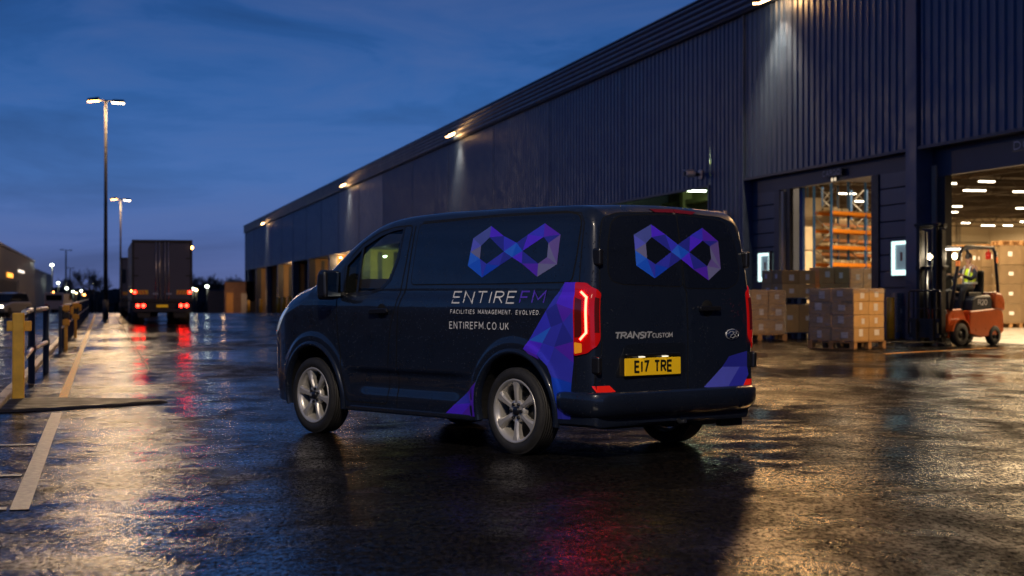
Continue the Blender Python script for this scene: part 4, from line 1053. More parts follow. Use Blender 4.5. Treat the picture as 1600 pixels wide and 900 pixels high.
# rear bumper
def bumper():
    path = []
    for x_, y_ in ((-.53, 1.0), (-.60, 1.012), (-.72, 1.018), (-.82, 1.012), (-.90, .985), (-.955, .93), (-.985, .85), (-1.0, .7), (-1.008, .45), (-1.012, .2)): path.append((x_, y_))
    full = path + [(-1.013, 0)] + [(x_, -y_) for x_, y_ in reversed(path)]
    prof = [(-.10, .545), (-.05, .552), (-.012, .545), (0, .525), (.003, .47), (-.004, .42), (-.03, .37), (-.08, .335), (-.16, .325)]
    b = MB(); n = len(full); m_ = len(prof)
    for i, (x_, y_) in enumerate(full):
        a = Vector(full[max(0, i - 1)]); c = Vector(full[min(n - 1, i + 1)]); t = (c - a).normalized(); nn = Vector((t.y, -t.x))
        if nn.dot(Vector((-1, .0)) if abs(y_) < .9 else Vector((-.2, 1 if y_ > 0 else -1))) < 0: nn = -nn
        for d, z_ in prof:
            b.v.append((x_ + nn.x * d, y_ + nn.y * d, z_))
    for i in range(n - 1):
        for j in range(m_ - 1): b.face((i * m_ + j, (i + 1) * m_ + j, (i + 1) * m_ + j + 1, i * m_ + j + 1), 0, True)
    b.face([j for j in range(m_)]); b.face([(n - 1) * m_ + j for j in range(m_)][::-1])
    return b.build('rear_bumper', 'van_paint', van)
bumper()
MB().b2((-.93, -.86, .36), (-.80, .86, .52)).build('bumper_beam', 'van_black', van)
MB().b2((-.80, -.62, .22), (-.55, -.30, .34)).build('silencer', 'van_black', van, bevel=.03)
MB().b2((-.80, -.93, .30), (-.74, -.66, .20)).build('mud_flap', 'van_black', van)
MB().tube([(-.85, 0, .33), (-.95, 0, .27), (-1.0, 0, .29)], .02, 8).build('towing_eye', 'dark_steel', van)
MB().tube([(0, -.8, .36), (0, .8, .36)], .06, 12).build('rear_axle', 'van_black', van)
MB().b2((-.6, -.5, .22), (3.2, .5, .30)).build('underbody', 'van_black', van)
# sill, arch lips
for sg in (1, -1):
    b = MB(); poly = [(.505, .30), (.50, .245), (2.43, .245), (2.44, .30)]
    b.prism(poly, sg * .90, sg * .968, 'y'); b.build('sill', 'van_plastic', van, bevel=.015)
    for ax in (0, 2.933):
        b = MB(); n = 36; prof = [(.468, -.04), (.472, .010), (.484, .022), (.505, .020), (.520, .004), (.520, -.02)]
        a0, a1 = (-12, 192); k = len(prof)
        for i in range(n + 1):
            a = R(a0 + (a1 - a0) * i / n)
            for r_, o_ in prof:
                xx = ax + r_ * math.cos(a); zz = .36 + r_ * math.sin(a)
                b.v.append((xx, sg * (Y(xx, max(.28, zz)) + o_), zz))
        for i in range(n):
            for j in range(k - 1): b.face((i * k + j, (i + 1) * k + j, (i + 1) * k + j + 1, i * k + j + 1), 0, True)
        b.build('wheel_arch_lip', 'van_paint', van)
# door handles
def handle(loc, ax, name):
    r_ = MB()
    if ax == 'side':
        r_.prism(round_poly([(-.13, -.018), (.13, -.028), (.14, .0), (.13, .022), (-.13, .028), (-.14, 0)], .02), .025, .05, 'y'); r_.b2((-.11, 0, -.02), (-.08, .03, .02)); r_.b2((.08, 0, -.02), (.11, .03, .02))
        o = r_.build(name, 'trim_black', van, bevel=.008); 
        MB().lathe([(0, .002), (.062, .002), (.068, 0)], 20, axis='y').build('handle_cup', 'seam', o)
    else:
        r_.prism(round_poly([(-.12, -.018), (.12, -.022), (.13, .0), (.12, .022), (-.12, .022), (-.13, 0)], .02), -.05, -.025, 'x'); r_.b2((-.03, -.1, -.02), (0, -.07, .02)); r_.b2((-.03, .07, -.02), (0, .1, .02))
        o = r_.build(name, 'trim_black', van, bevel=.008)
        MB().lathe([(0, -.004), (.066, -.004), (.072, 0)], 20, axis='x').build('handle_cup', 'seam', o)
    o.location = loc
    return o
handle((1.815, Y(1.815, 1.17), 1.172), 'side', 'door_handle')
h_ = handle((1.815, -Y(1.815, 1.17), 1.172), 'side', 'door_handle'); h_.rotation_euler = (0, 0, math.pi)
handle((Xr(-.35, 1.205) - .011, -.35, 1.205), 'rear', 'rear_door_handle')
# lights in front, mirrors, windscreen, grille, cab
for sg in (1, -1):
    fn = side_fn if sg > 0 else side_fn_r
    flipfix(drape([(round_poly([(3.40, 1.205), (3.52, 1.185), (3.70, 1.08), (3.84, .94), (3.80, .93), (3.66, .97), (3.52, 1.09)], .03), 0, .004)], fn, 'headlight', 'headlamp', van, .03, .006), (0, sg, 0))
    mir = MB().prism(round_poly([(-.10, -.13), (.12, -.15), (.14, .0), (.10, .13), (-.07, .13)], .05), 0, .24, 'y').build('door_mirror', 'trim_black', van, bevel=.055, seg=4)
    mir.location = (2.46, 1.02 if sg > 0 else -1.22, 1.42); mir.scale = (.62, .82, 1.0)
    MB().b2((-.118, .03, -.115), (-.112, .21, .11)).build('mirror_glass', 'mirror_face', mir, bevel=.004)
    MB().b2((-.06, -.12 if sg > 0 else .2, -.12), (.08, .06 if sg > 0 else .38, -.07)).build('mirror_arm', 'trim_black', mir, bevel=.02)
b = MB(); n = 14
for i in range(n + 1):
    q = i / n; x_ = 2.96 - q * (2.96 - 2.06)
    for j in range(13):
        u = -1 + 2 * j / 12; zt = VZT(x_)
        b.v.append((x_ + .004, u * .73, zt + .028 * (1 - (u * .85) ** 2) - .006))
for i in range(n):
    for j in range(12): b.face((i * 13 + j, i * 13 + j + 1, (i + 1) * 13 + j + 1, (i + 1) * 13 + j), 0, True)
b.build('windscreen', 'van_glass', van)
MB().b2((4.0, -.42, .62), (4.035, .42, .86)).build('grille', 'trim_black', van, bevel=.01)
MB().tube([(1.47, -.4, 2.082), (1.47, -.4, 2.10)], .02).build('roof_antenna', 'trim_black', van)
# inside the cab
for y_ in (-.45, .0, .42):
    st = MB().b2((1.62, y_ - .2, .62), (2.05, y_ + .2, .86)).build('cab_seat', 'cab_dark', van, bevel=.04)
    MB().prism([(1.52, .84), (1.64, .84), (1.58, 1.42), (1.50, 1.42)], y_ - .19, y_ + .19).build('seat_back', 'cab_dark', st, bevel=.03)
MB().lathe([(.17, -.01), (.185, 0), (.17, .01)], 24, axis='x', close=True).tube([(0, -.17, 0), (0, .17, 0)], .012, 6).build('steering_wheel', 'cab_dark', van)
sw = [o for o in kids(van) if o.name.startswith('steering_wheel')][0]; sw.location = (2.2, -.42, 1.30); sw.rotation_euler = (0, R(25), 0)
MB().prism([(2.3, .63), (2.86, .63), (2.90, 1.36), (2.50, 1.36), (2.32, 1.1)], -.83, .83).build('dashboard', 'cab_dark', van)
# wheels
def make_wheel():
    w = empty('wheel', (0, 0, 0)); w.parent = van
    T = .36
    prof = [(.262, -.09), (.275, -.105), (.315, -.112), (.340, -.100), (.354, -.085)]
    tread = []
    for i in range(7):
        c = -.078 + i * .026; tread += [(T, c - .009), (T, c + .009), (T - .008, c + .011), (T - .008, c + .015)]
    prof += tread[:-2] + [(.354, .085), (.340, .100), (.315, .112), (.275, .105), (.262, .09)]
    MB().lathe(prof, 64, axis='y').build('tyre', 'rubber_tyre', w)
    rim = MB().lathe([(.262, -.09), (.240, -.085), (.225, -.02), (.225, .05), (.243, .088), (.262, .092), (.268, .098), (.262, .104), (.250, .100), (.240, .088)], 56, axis='y')
    n6 = 6
    for k in range(n6):
        a = 2 * math.pi * k / n6 + math.pi / 2; ca, sa = math.cos(a), math.sin(a)
        def pt(r_, w_, y_): return (r_ * ca - w_ * sa, y_, r_ * sa + w_ * ca)
        secs = [(.045, .034, .070, .040), (.095, .024, .084, .035), (.15, .025, .090, .035), (.20, .034, .092, .030), (.244, .052, .093, .02)]
        idx = []
        for r_, w_, yo, yi in secs:
            q = len(rim.v); rim.v += [pt(r_, -w_, yo - .014), pt(r_, -w_ * .55, yo), pt(r_, w_ * .55, yo), pt(r_, w_, yo - .014), pt(r_, w_ * .9, yi), pt(r_, -w_ * .9, yi)]; idx.append(q)
        for u, v_ in zip(idx, idx[1:]):
            for j in range(6): rim.face((u + j, u + (j + 1) % 6, v_ + (j + 1) % 6, v_ + j), 0, False)
        rim.face([idx[-1] + j for j in range(6)]); rim.face([idx[0] + j for j in range(6)][::-1])
    rim.lathe([(0, .074), (.05, .074), (.085, .078), (.095, .070), (.095, .03)], 30, axis='y')
    r_ = rim.build('rim', 'alloy', w)
    for md in (): pass
    MB().lathe([(0, .094), (.030, .094), (.038, .088), (.038, .07)], 20, axis='y').build('hub_cap', 'trim_black', w)
    b = MB()
    for k in range(6):
        a = 2 * math.pi * k / 6 + math.pi / 6 + math.pi / 2; b.lathe([(0, .0945), (.011, .094), (.0145, .086), (.0145, .07)], 8, axis='y', c=(.064 * math.cos(a), 0, .062 * math.sin(a)), smooth=False)
    b.build('wheel_nuts', 'trim_black', w)
    MB().lathe([(.06, .0), (.165, .0), (.165, -.02), (.06, -.02)], 32, axis='y').lathe([(0, -.05), (.225, -.05), (.225, -.06)], 32, axis='y').build('brake_disc', 'alloy_dark', w)
    return w
wheel0 = make_wheel()
places = [((0, .885), 0), ((2.933, .885), R(20)), ((0, -.885), 0), ((2.933, -.885), R(40))]
for i, ((x_, y_), rr) in enumerate(places):
    w = wheel0 if i == 0 else copy_tree(wheel0, van)
    w.location = (x_, y_, .36)
    w.rotation_euler = (0, rr, 0) if y_ > 0 else (0, rr, math.pi)

# ================================================================ PALLETS AND BOXES
def make_pallet(loc, rz, w, d, label, m='wood', group=None):
    r_ = empty('pallet', loc, rz, label, 'pallet', group)
    bd = None
    for i in range(5):
        y_ = -d / 2 + .05 + i * (d - .10) / 4
        o = MB().box((0, 0, 0), (w, .10, .022)).build('top_board', m, r_) if bd is None else share(bd, 'top_board', r_)
        bd = bd or o; o.location = (0, y_, .185)
    rn = None
    for x_ in (-w / 2 + .05, 0, w / 2 - .05):
        o = MB().box((0, 0, 0), (.10, d, .022)).build('runner', m, r_) if rn is None else share(rn, 'runner', r_)
        rn = rn or o; o.location = (x_, 0, .162)
        o = share(rn, 'base_runner', r_); o.location = (x_, 0, .012)
    bk = None
    for x_ in (-w / 2 + .07, 0, w / 2 - .07):
        for y_ in (-d / 2 + .07, 0, d / 2 - .07):
            o = MB().box((0, 0, 0), (.14, .13, .126)).build('block', m, r_) if bk is None else share(bk, 'block', r_)
            bk = bk or o; o.location = (x_, y_, .087)
    return r_
BOXM = {}
def make_box(loc, rz, dx, dy, dz, label, group, faces=('y', 'x'), mcard='card'):
    key = (round(dx, 2), round(dy, 2), round(dz, 2), mcard)
    r_ = empty('cardboard_box', loc, rz, label, 'box', group)
    if key not in BOXM:
        o = MB().box((0, 0, dz / 2), (dx - .012, dy - .012, dz - .008)).build('carton', mcard, r_, bevel=.010, seg=2)
        t = MB().box((0, 0, 0), (dx - .01, .06, .0015)).box((-dx / 2 + .0045, 0, -.05), (.002, .06, .10)).box((dx / 2 - .0045, 0, -.05), (.002, .06, .10)).build('packing_tape', 'card_tape', r_)
        t.location = (0, 0, dz - .0035 + .001)
        BOXM[key] = (o, t)
    else:
        o, t = BOXM[key]
        c = share(o, 'carton', r_); c.location = (0, 0, 0)
        t2 = share(t, 'packing_tape', r_); t2.location = t.location
    return r_
STK = {}
def sticker(parent, dx, dy, dz, face, w=.14, h=.18, u=0, v=.0):
    k = (w, h)
    if k not in STK:
        b = MB().box((0, 0, 0), (w, .002, h)); 
        o = b.build('shipping_label', 'sticker', parent)
        STK[k] = o
    else: o = share(STK[k], 'shipping_label', parent)
    if face == '-y': o.location = (u, -dy / 2 + .0035, dz / 2 + v)
    elif face == '-x': o.location = (-dx / 2 + .0035, u, dz / 2 + v); o.rotation_euler = (0, 0, math.pi / 2)
    elif face == '+x': o.location = (dx / 2 - .0035, u, dz / 2 + v); o.rotation_euler = (0, 0, math.pi / 2)
    return o
ORD = ['bottom', 'second', 'third', 'top']
def layer_word(l, n): return 'bottom' if l == 0 else 'top' if l == n - 1 else ('second lowest' if l == 1 else 'second highest' if l == n - 2 else 'middle')
def stack(x, y, rz, nx, ny, nl, bw, bd_, bh, desc, pal='wood', film=False, z=0, grp=None, jitter=.008, pallet_label=None, mcard='card', only_visible=True):
    """corner towards the camera is (-x,-y) in local axes; faces -y and -x (or +x) are seen"""
    W_, D_ = nx * bw, ny * bd_
    if pal:
        make_pallet((x, y, z), rz, W_ + .06, D_ + .06, pallet_label or ('%s pallet under %s' % ('blue' if pal == 'pallet_blue' else 'wooden', desc)), pal)
        z0 = z + .197
    else: z0 = z
    cs, sn = math.cos(rz), math.sin(rz)
    for l in range(nl):
        for i in range(nx):
            for j in range(ny):
                front, left, right = j == 0, i == 0, i == nx - 1
                if only_visible and not (front or left or (right and rz > 0) or l == nl - 1): pass
                lx = -W_ / 2 + (i + .5) * bw + random.uniform(-jitter, jitter); ly = -D_ / 2 + (j + .5) * bd_ + random.uniform(-jitter, jitter)
                ci = 'sole' if nx == 1 else ['left', 'right'][i] if nx == 2 else ['left', 'middle', 'right'][i] if nx == 3 else str(i)
                rj = 'sole' if ny == 1 else ['near', 'far'][j] if ny == 2 else ['near', 'middle', 'far'][j]
                lab = '%s layer box, %s %s, of %s' % (layer_word(l, nl), rj if ny > 1 else '', (ci + ' column') if nx > 1 else 'single column', desc)
                lab = ' '.join(lab.replace(' ,', ',').split())
                b = make_box((x + lx * cs - ly * sn, y + lx * sn + ly * cs, z0 + l * bh), rz + random.uniform(-.022, .022), bw, bd_, bh, lab, grp, mcard=mcard)
                if front: sticker(b, bw, bd_, bh, '-y', random.choice((.13, .17, .20)), random.choice((.14, .18)), random.uniform(-.08, .08), random.uniform(-.02, .05))
                if left: sticker(b, bw, bd_, bh, '-x', random.choice((.13, .17, .20)), random.choice((.14, .18)), random.uniform(-.08, .08), random.uniform(-.02, .05))
                if right and rz > 0: sticker(b, bw, bd_, bh, '+x', .13, .18, random.uniform(-.08, .08), random.uniform(-.02, .05))
    if film:
        bm = bmesh.new(); bmesh.ops.create_cube(bm, size=1)
        for v in bm.verts: v.co = (v.co.x * (W_ + .03), v.co.y * (D_ + .03), v.co.z * (nl * bh + .03) + nl * bh / 2 - .01)
        bmesh.ops.subdivide_edges(bm, edges=bm.edges, cuts=10, use_grid_fill=True)
        for v in bm.verts:
            k = .012 * math.sin(v.co.z * 19 + v.co.x * 5) + random.uniform(-.006, .006); v.co.x *= 1 + k * .35; v.co.y *= 1 + k * .35; v.co.z += random.uniform(-.006, .006)
        if rz > R(40): bmesh.ops.delete(bm, geom=[f for f in bm.faces if (f.normal.y < -.7 or f.normal.x > .7) and f.calc_center_median().z < nl * bh - .10], context='FACES')
        for f in bm.faces: f.smooth = True
        me = bpy.data.meshes.new('stretch_film'); bm.to_mesh(me); bm.free(); me.materials.append(M['film'])
        o = bpy.data.objects.new('stretch_film', me); COL.objects.link(o); o.location = (x, y, z0); o.rotation_euler = (0, 0, rz)
        tag(o, 'crinkled clear stretch film wrapped round ' + desc, 'plastic film')
# main wrapped pallet: its near corner at pixel x 1323
mx_, my_ = P(1323, 41.6)
stack(mx_, my_, R(45) + math.radians(-1) , 2, 2, 4, .66, .66, .325, 'the front wrapped pallet left of the bollard', film=True, grp='boxes on the front wrapped pallet', pallet_label='rough wooden pallet under the front wrapped box stack')
x_, y_ = P(1181, 48.9); stack(x_, y_, R(6), 3, 1, 3, .52, .9, .43, 'the three high stack right behind the van rear', film=True, grp='boxes of the stack behind the van rear', pallet_label='wooden pallet beside the van tail light')
x_, y_ = P(1232, 51.3); stack(x_, y_, R(22), 2, 2, 1, .60, .60, .86, 'the lower tier under the blue pallet', pal='pallet_blue', grp='big boxes of the lower tier', pallet_label='dark blue pallet on the ground between the two front stacks')
stack(x_, y_, R(22), 2, 2, 2, .60, .60, .42, 'the upper tier on the raised blue pallet', pal='pallet_blue', z=1.06, grp='boxes of the upper tier', pallet_label='raised blue pallet halfway up the double tier stack')
x_, y_ = P(1296, 52.0); stack(x_, y_, R(22), 2, 1, 4, .55, .6, .50, 'the tall stack behind the front wrapped pallet', pal='pallet_blue', grp='boxes of the tall stack behind the wrapped pallet', pallet_label='blue pallet hidden behind the front wrapped pallet')
x_, y_ = P(1343, 54.6); stack(x_, y_, R(12), 2, 1, 4, .46, .6, .50, 'the stack just inside the racked doorway', pal='wood', grp='boxes of the stack inside the racked doorway', film=True, pallet_label='pallet just inside the racked doorway')
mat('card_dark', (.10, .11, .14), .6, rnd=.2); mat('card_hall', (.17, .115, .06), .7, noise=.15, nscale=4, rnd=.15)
x_, y_ = P(1408, 51.6); stack(x_, y_, R(8), 1, 1, 3, .50, .5, .40, 'the small grey wrapped load right of the bollard', pal='pallet_blue', film=True, grp=None, mcard='card_dark', pallet_label='blue pallet right of the thick yellow bollard')
# stacks in the hall behind the forklift
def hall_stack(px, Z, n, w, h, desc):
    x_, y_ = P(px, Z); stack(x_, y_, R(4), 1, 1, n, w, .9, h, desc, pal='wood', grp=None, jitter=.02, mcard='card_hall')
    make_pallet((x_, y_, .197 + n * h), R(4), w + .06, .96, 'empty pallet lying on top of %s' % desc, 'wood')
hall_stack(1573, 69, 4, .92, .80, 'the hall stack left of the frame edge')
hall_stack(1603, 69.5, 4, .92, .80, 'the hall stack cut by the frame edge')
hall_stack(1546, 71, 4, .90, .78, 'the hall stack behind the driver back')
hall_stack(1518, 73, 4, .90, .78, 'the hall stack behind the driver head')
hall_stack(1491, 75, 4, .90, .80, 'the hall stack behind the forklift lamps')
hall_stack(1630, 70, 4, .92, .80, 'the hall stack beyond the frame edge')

# ================================================================ RACKS
def rack(loc, rz, bays, L, D_, levels, H_, label, loads=True):
    r_ = empty('pallet_rack', loc, rz, label, 'rack')
    up = None
    for i in range(bays + 1):
        for y_ in (0, D_):
            o = MB().box((0, 0, H_ / 2), (.10, .10, H_)).build('upright', 'rack_blue', r_, bevel=.006, seg=1) if up is None else share(up, 'upright', r_)
            up = up or o; o.location = (i * L, y_, 0)
        b = MB(); z_ = .4; fl_ = 0
        while z_ < H_ - .8:
            b.tube([(i * L, .05 if fl_ else D_ - .05, z_), (i * L, D_ - .05 if fl_ else .05, z_ + .8)], .025, 6); fl_ = 1 - fl_; z_ += .8
        b.build('frame_brace', 'galv', r_)
    bm_ = None
    for z_ in levels:
        for i in range(bays):
            for y_ in (-.03, D_ + .03):
                o = MB().box((L / 2, 0, 0), (L - .11, .05, .17)).build('beam', 'rack_orange', r_) if bm_ is None else share(bm_, 'beam', r_)
                bm_ = bm_ or o; o.location = (i * L, y_, z_)
            b = MB().box((L / 2, D_ / 2, 0), (L - .12, D_ - .1, .03)).build('shelf_deck', 'wood', r_); b.location = (i * L, 0, z_ + .075)
    return r_
rx, ry = P(1299, 80)
RK = R(49)
LV = (1.6, 2.83, 3.66, 4.46, 5.33)
rack((rx, ry, 0), RK, 3, 3.3, .95, LV, 7.6, 'blue and orange pallet rack standing nearest inside the left doorway')
rx2, ry2 = P(1262, 92)
rack((rx2, ry2, 0), RK, 4, 3.3, 1.0, LV, 7.6, 'second blue and orange rack standing farther back in the left doorway')
mat('wrapped_pale', (.50, .42, .30), .4, noise=.15, nscale=3, rnd=.2, bump=.3, bscale=8)
def rack_items(ox, oy, rz, n, L, levels, desc):
    cs, sn = math.cos(rz), math.sin(rz); c_ = 0
    for li, z_ in enumerate(levels):
        for k in range(n):
            w = random.uniform(.2, .6); h = random.uniform(.08, .2); u = .35 + k * L / n * 1.0 + random.uniform(0, .2)
            if u > L - .4: continue
            v = random.uniform(.25, .7)
            b = MB(); b.prism(round_poly([(-w / 2, 0), (w / 2, 0), (w / 2 - .04, h), (-w / 2 + .05, h * .93)], .06), -.28, .28, 'y')
            o = b.build('wrapped_goods', random.choice(('wrapped_pale', 'card', 'wrapped_pale')), None, bevel=.03)
            o.location = (ox + u * cs - v * sn, oy + u * sn + v * cs, z_ + .095); o.rotation_euler = (0, 0, rz)
            tag(o, 'pale wrapped parcel %s on the %s shelf of %s' % (['at the left end', 'second from the left', 'third from the left', 'left of the middle', 'right of the middle', 'third from the right', 'second from the right', 'at the right end'][min(7, k)], ['lowest', 'second', 'third', 'fourth', 'fifth'][li], desc), 'parcel', 'parcels lying on %s, %s shelf' % (desc, ['lowest', 'second', 'third', 'fourth', 'fifth'][li]))
rack_items(rx, ry, RK, 8, 6.4, LV, 'the nearest rack')
# big wrapped bales left of the rack
for i, (px, Z, w, hh) in enumerate(((1262, 84, 1.1, 6.3), (1252, 78, .7, 4.6), (1310, 97, 1.6, 5.8), (1336, 99, 1.6, 5.2), (1283, 95, 1.3, 6.4))):
    x_, y_ = P(px, Z); b = MB()
    z_ = 0; nb = 4
    r_ = empty('wrapped_load', (x_, y_, 0), R(20), ['tall pale wrapped column left of the blue rack upright', 'narrow pale wrapped column at the left edge of the racked doorway', 'pale wrapped column seen through the rack bay', 'pale wrapped column behind the right rack upright', 'pale wrapped column behind the rack end frame'][i], 'wrapped load')
    for k in range(nb):
        hz = hh / nb
        MB().prism(round_poly([(-w / 2, 0), (w / 2, 0), (w / 2 - .03, hz - .05), (-w / 2 + .03, hz - .05)], .08), -.5, .5, 'y').build('bale', 'wrapped_pale', r_, bevel=.04).location = (0, 0, k * hz)

# ================================================================ FORKLIFT (local: x forward, y left)
mat('fl_orange', (.62, .11, .008), .32, coat=.6, noise=.12, nscale=4, rvar=.08)
mat('fl_navy', (.010, .014, .030), .42, coat=.1, rvar=.1)
mat('fl_black', (.007, .0075, .009), .45, 0, noise=.2, nscale=5)
emis('fl_lamp', (1, .78, .48), 120)
mat('fl_amber', (.6, .12, .02), .3, emit=(1, .25, .05), estr=.5)
FA = R(180 + 38)
fk = empty('forklift', (11.50, 44.25, 0), FA, 'orange and navy forklift with lit lamps standing in front of the right doorway', 'forklift')
MB().prism(round_poly([(-.42, .30), (-.42, .92), (-1.35, .98), (-1.80, 1.0), (-1.90, .8), (-1.92, .36), (-1.75, .26), (-.9, .20)], .07), -.50, .50, 'y').build('chassis', 'fl_orange', fk, bevel=.04)
MB().prism(round_poly([(-1.46, .96), (-1.46, 1.34), (-1.55, 1.42), (-1.80, 1.38), (-1.93, 1.18), (-1.93, .9)], .08), -.53, .53, 'y').build('counterweight', 'fl_orange', fk, bevel=.05)
MB().prism(round_poly([(-.50, .90), (-.55, 1.22), (-.72, 1.32), (-1.35, 1.34), (-1.44, 1.2), (-1.44, .95)], .08), -.48, .48, 'y').build('battery_hood', 'fl_navy', fk, bevel=.05)
MB().prism(round_poly([(.42, .20), (.42, .78), (.30, .96), (-.15, .98), (-.42, .60), (-.42, .25)], .06), -.44, .44, 'y').build('front_cowl', 'fl_orange', fk, bevel=.03)
for sg in (1, -1):
    b = MB(); n = 14; k = 0
    for i in range(n + 1):
        a = R(10 + 160 * i / n)
        for r_, yy in ((.36, .40), (.40, .40), (.40, .60), (.36, .60)): b.v.append((.05 + r_ * math.cos(a), sg * yy, .32 + r_ * math.sin(a)))
    for i in range(n):
        for j in range(4): b.face((i * 4 + j, i * 4 + (j + 1) % 4, (i + 1) * 4 + (j + 1) % 4, (i + 1) * 4 + j), 0, False)
    b.build('mudguard', 'fl_orange', fk)
MB().prism(round_poly([(.30, .95), (.36, 1.42), (.22, 1.50), (.10, 1.45), (.16, .95)], .04), -.36, .36, 'y').build('dashboard', 'fl_navy', fk, bevel=.03)
MB().b2((-.42, -.42, .42), (.20, .42, .47)).build('floor_plate', 'fl_black', fk)
def fl_wheel(x_, y_, r_, w_):
    w = empty('wheel', (x_, y_, r_)); w.parent = fk
    MB().lathe([(r_ * .55, -w_ / 2), (r_ * .9, -w_ / 2), (r_, -w_ * .36), (r_, w_ * .36), (r_ * .9, w_ / 2), (r_ * .55, w_ / 2)], 32, axis='y').build('tyre', 'rubber_tyre', w)
    MB().lathe([(0, w_ * .30), (r_ * .2, w_ * .34), (r_ * .25, w_ * .2), (r_ * .5, w_ * .2), (r_ * .56, w_ * .46), (r_ * .56, -w_ * .46), (r_ * .3, -w_ * .2), (0, -w_ * .2)], 24, axis='y').build('hub', 'fl_black', w)
for y_ in (.50, -.50): fl_wheel(.05, y_, .30, .20)
for y_ in (.44, -.44): fl_wheel(-1.50, y_, .255, .18)
# overhead guard
for y_ in (.46, -.46):
    MB().tube([(.34, y_, .92), (.12, y_ * .97, 1.75), (-.10, y_ * .93, 2.45), (-.22, y_ * .92, 2.58), (-.40, y_ * .92, 2.62), (-1.55, y_ * .92, 2.60)], .045, 8).build('guard_pillar', 'fl_navy', fk)
    MB().tube([(-1.50, y_ * .92, 2.60), (-1.60, y_ * .95, 2.5), (-1.72, y_, 1.25)], .045, 8).build('rear_pillar', 'fl_navy', fk)
gb = None
for i in range(7):
    x_ = -.35 - i * .20
    o = MB().box((0, 0, 2.60), (.05, .86, .05)).build('roof_bar', 'fl_navy', fk) if gb is None else share(gb, 'roof_bar', fk)
    gb = gb or o; o.location = (x_, 0, 0)
MB().b2((-.02, -.42, 1.52), (-.0, .42, 2.36)).build('windscreen', M.get('cab_glass') or glass_mat('cab_glass', (.8, .85, .85)), fk).rotation_euler = (0, 0, 0)
MB().b2((-.30, -.22, 2.545), (-.22, .30, 2.570)).build('cab_light', 'tube_light', fk)
ld = bpy.data.lights.new('cab_glow', 'POINT'); ld.energy = 26; ld.color = (1, .84, .60); ld.shadow_soft_size = .12
lo = bpy.data.objects.new('cab_glow', ld); COL.objects.link(lo); lo.parent = fk; lo.location = (-.30, .30, 2.45)
# seat, wheel, lamps
MB().prism(round_poly([(-.70, 1.30), (-.70, 1.42), (-1.28, 1.42), (-1.28, 1.30)], .04), -.25, .25, 'y').build('seat', 'fl_black', fk, bevel=.03)
MB().prism(round_poly([(-1.26, 1.36), (-1.31, 2.0), (-1.42, 2.0), (-1.40, 1.34)], .05), -.24, .24, 'y').build('seat_back', 'fl_black', fk, bevel=.04)
b = MB(); b.lathe([(.165, -.012), (.185, 0), (.165, .012)], 24, close=True); b.tube([(0, -.17, 0), (0, .17, 0)], .014, 6); b.tube([(0, 0, 0), (0, 0, -.35)], .025, 8)
sw = b.build('steering_wheel', 'fl_black', fk); sw.location = (-.32, 0, 1.82); sw.rotation_euler = (0, R(25), 0)
for y_ in (.40, -.40):
    l_ = MB().lathe([(0, -.07), (.09, -.05), (.10, .02), (.085, .03)], 16, axis='x').build('headlamp', 'fl_black', fk); l_.location = (.06, y_, 2.36)
    MB().lathe([(0, .032), (.083, .030)], 16, axis='x').build('lamp_glass', 'fl_lamp', l_)
    ld = bpy.data.lights.new('headlamp_beam', 'SPOT'); ld.energy = 90; ld.color = (1, .8, .55); ld.spot_size = R(110); ld.spot_blend = .8; ld.shadow_soft_size = .07
    lo = bpy.data.objects.new('headlamp_beam', ld); COL.objects.link(lo); lo.parent = l_; lo.location = (.08, 0, 0); lo.rotation_euler = (0, R(-70), 0)
MB().b2((-.02, .40, 2.10), (.06, .50, 2.24)).build('indicator', 'fl_amber', fk, bevel=.01)
MB().b2((-1.66, .42, 2.2), (-1.60, .50, 2.36)).build('rear_lamp', 'fl_amber', fk, bevel=.01)
MB().tube([(-1.5, .3, 2.6), (-1.5, .3, 2.50)], .02).tube([(-1.5, .3, 2.5), (-1.5, .3, 2.30)], .075, 12).build('warning_beacon', mat('beacon_red', (.4, .02, .01), .3, emit=(1, .05, .02), estr=.3), fk)
b = MB()
for q, e in strokes('R20', -(-.78), -(-1.12), 1.06, .13, .026, 0, .18): b.quad([(-p.x, .535 + .0005 * e, p.y) for p in q])
# text reads forwards on the left flank: forward is to the left of the viewer
b = MB()
for q, e in strokes('R20', .80, 1.18, 1.08, .13, .026, 0, .18): b.quad([(-p.x, .487 + .0005 * e, p.y) for p in q])
b.build('hood_lettering', 'decal_white', fk)
# mast, carriage, backrest, forks
for y_ in (.34, -.34):
    MB().b2((.48, y_ - .075, .10), (.64, y_ + .075, 3.05)).build('outer_mast_rail', 'fl_black', fk, bevel=.01)
    MB().b2((.655, y_ * .80 - .05, .14), (.76, y_ * .80 + .05, 3.15)).build('inner_mast_rail', 'fl_black', fk, bevel=.01)
    MB().tube([(.56, y_ * .45, .2), (.56, y_ * .45, 2.0)], .045, 10).tube([(.56, y_ * .45, 2.0), (.56, y_ * .45, 3.0)], .028, 8).build('lift_cylinder', 'galv', fk)
    MB().tube([(.66, y_ * .25, .5), (.66, y_ * .25, 3.0)], .02, 6).build('lift_chain', 'dark_steel', fk)
    MB().tube([(.50, y_, 1.0), (.25, y_, .72)], .035, 8).build('tilt_cylinder', 'galv', fk)
for z_, x0 in ((3.10, .46), (2.0, .46), (.25, .46)): MB().b2((x0, -.46, z_), (x0 + .17, .46, z_ + .10)).build('mast_crossbar', 'fl_black', fk, bevel=.01)
MB().b2((.655, -.40, 3.15), (.77, .40, 3.22)).build('mast_crossbar', 'fl_black', fk, bevel=.01)
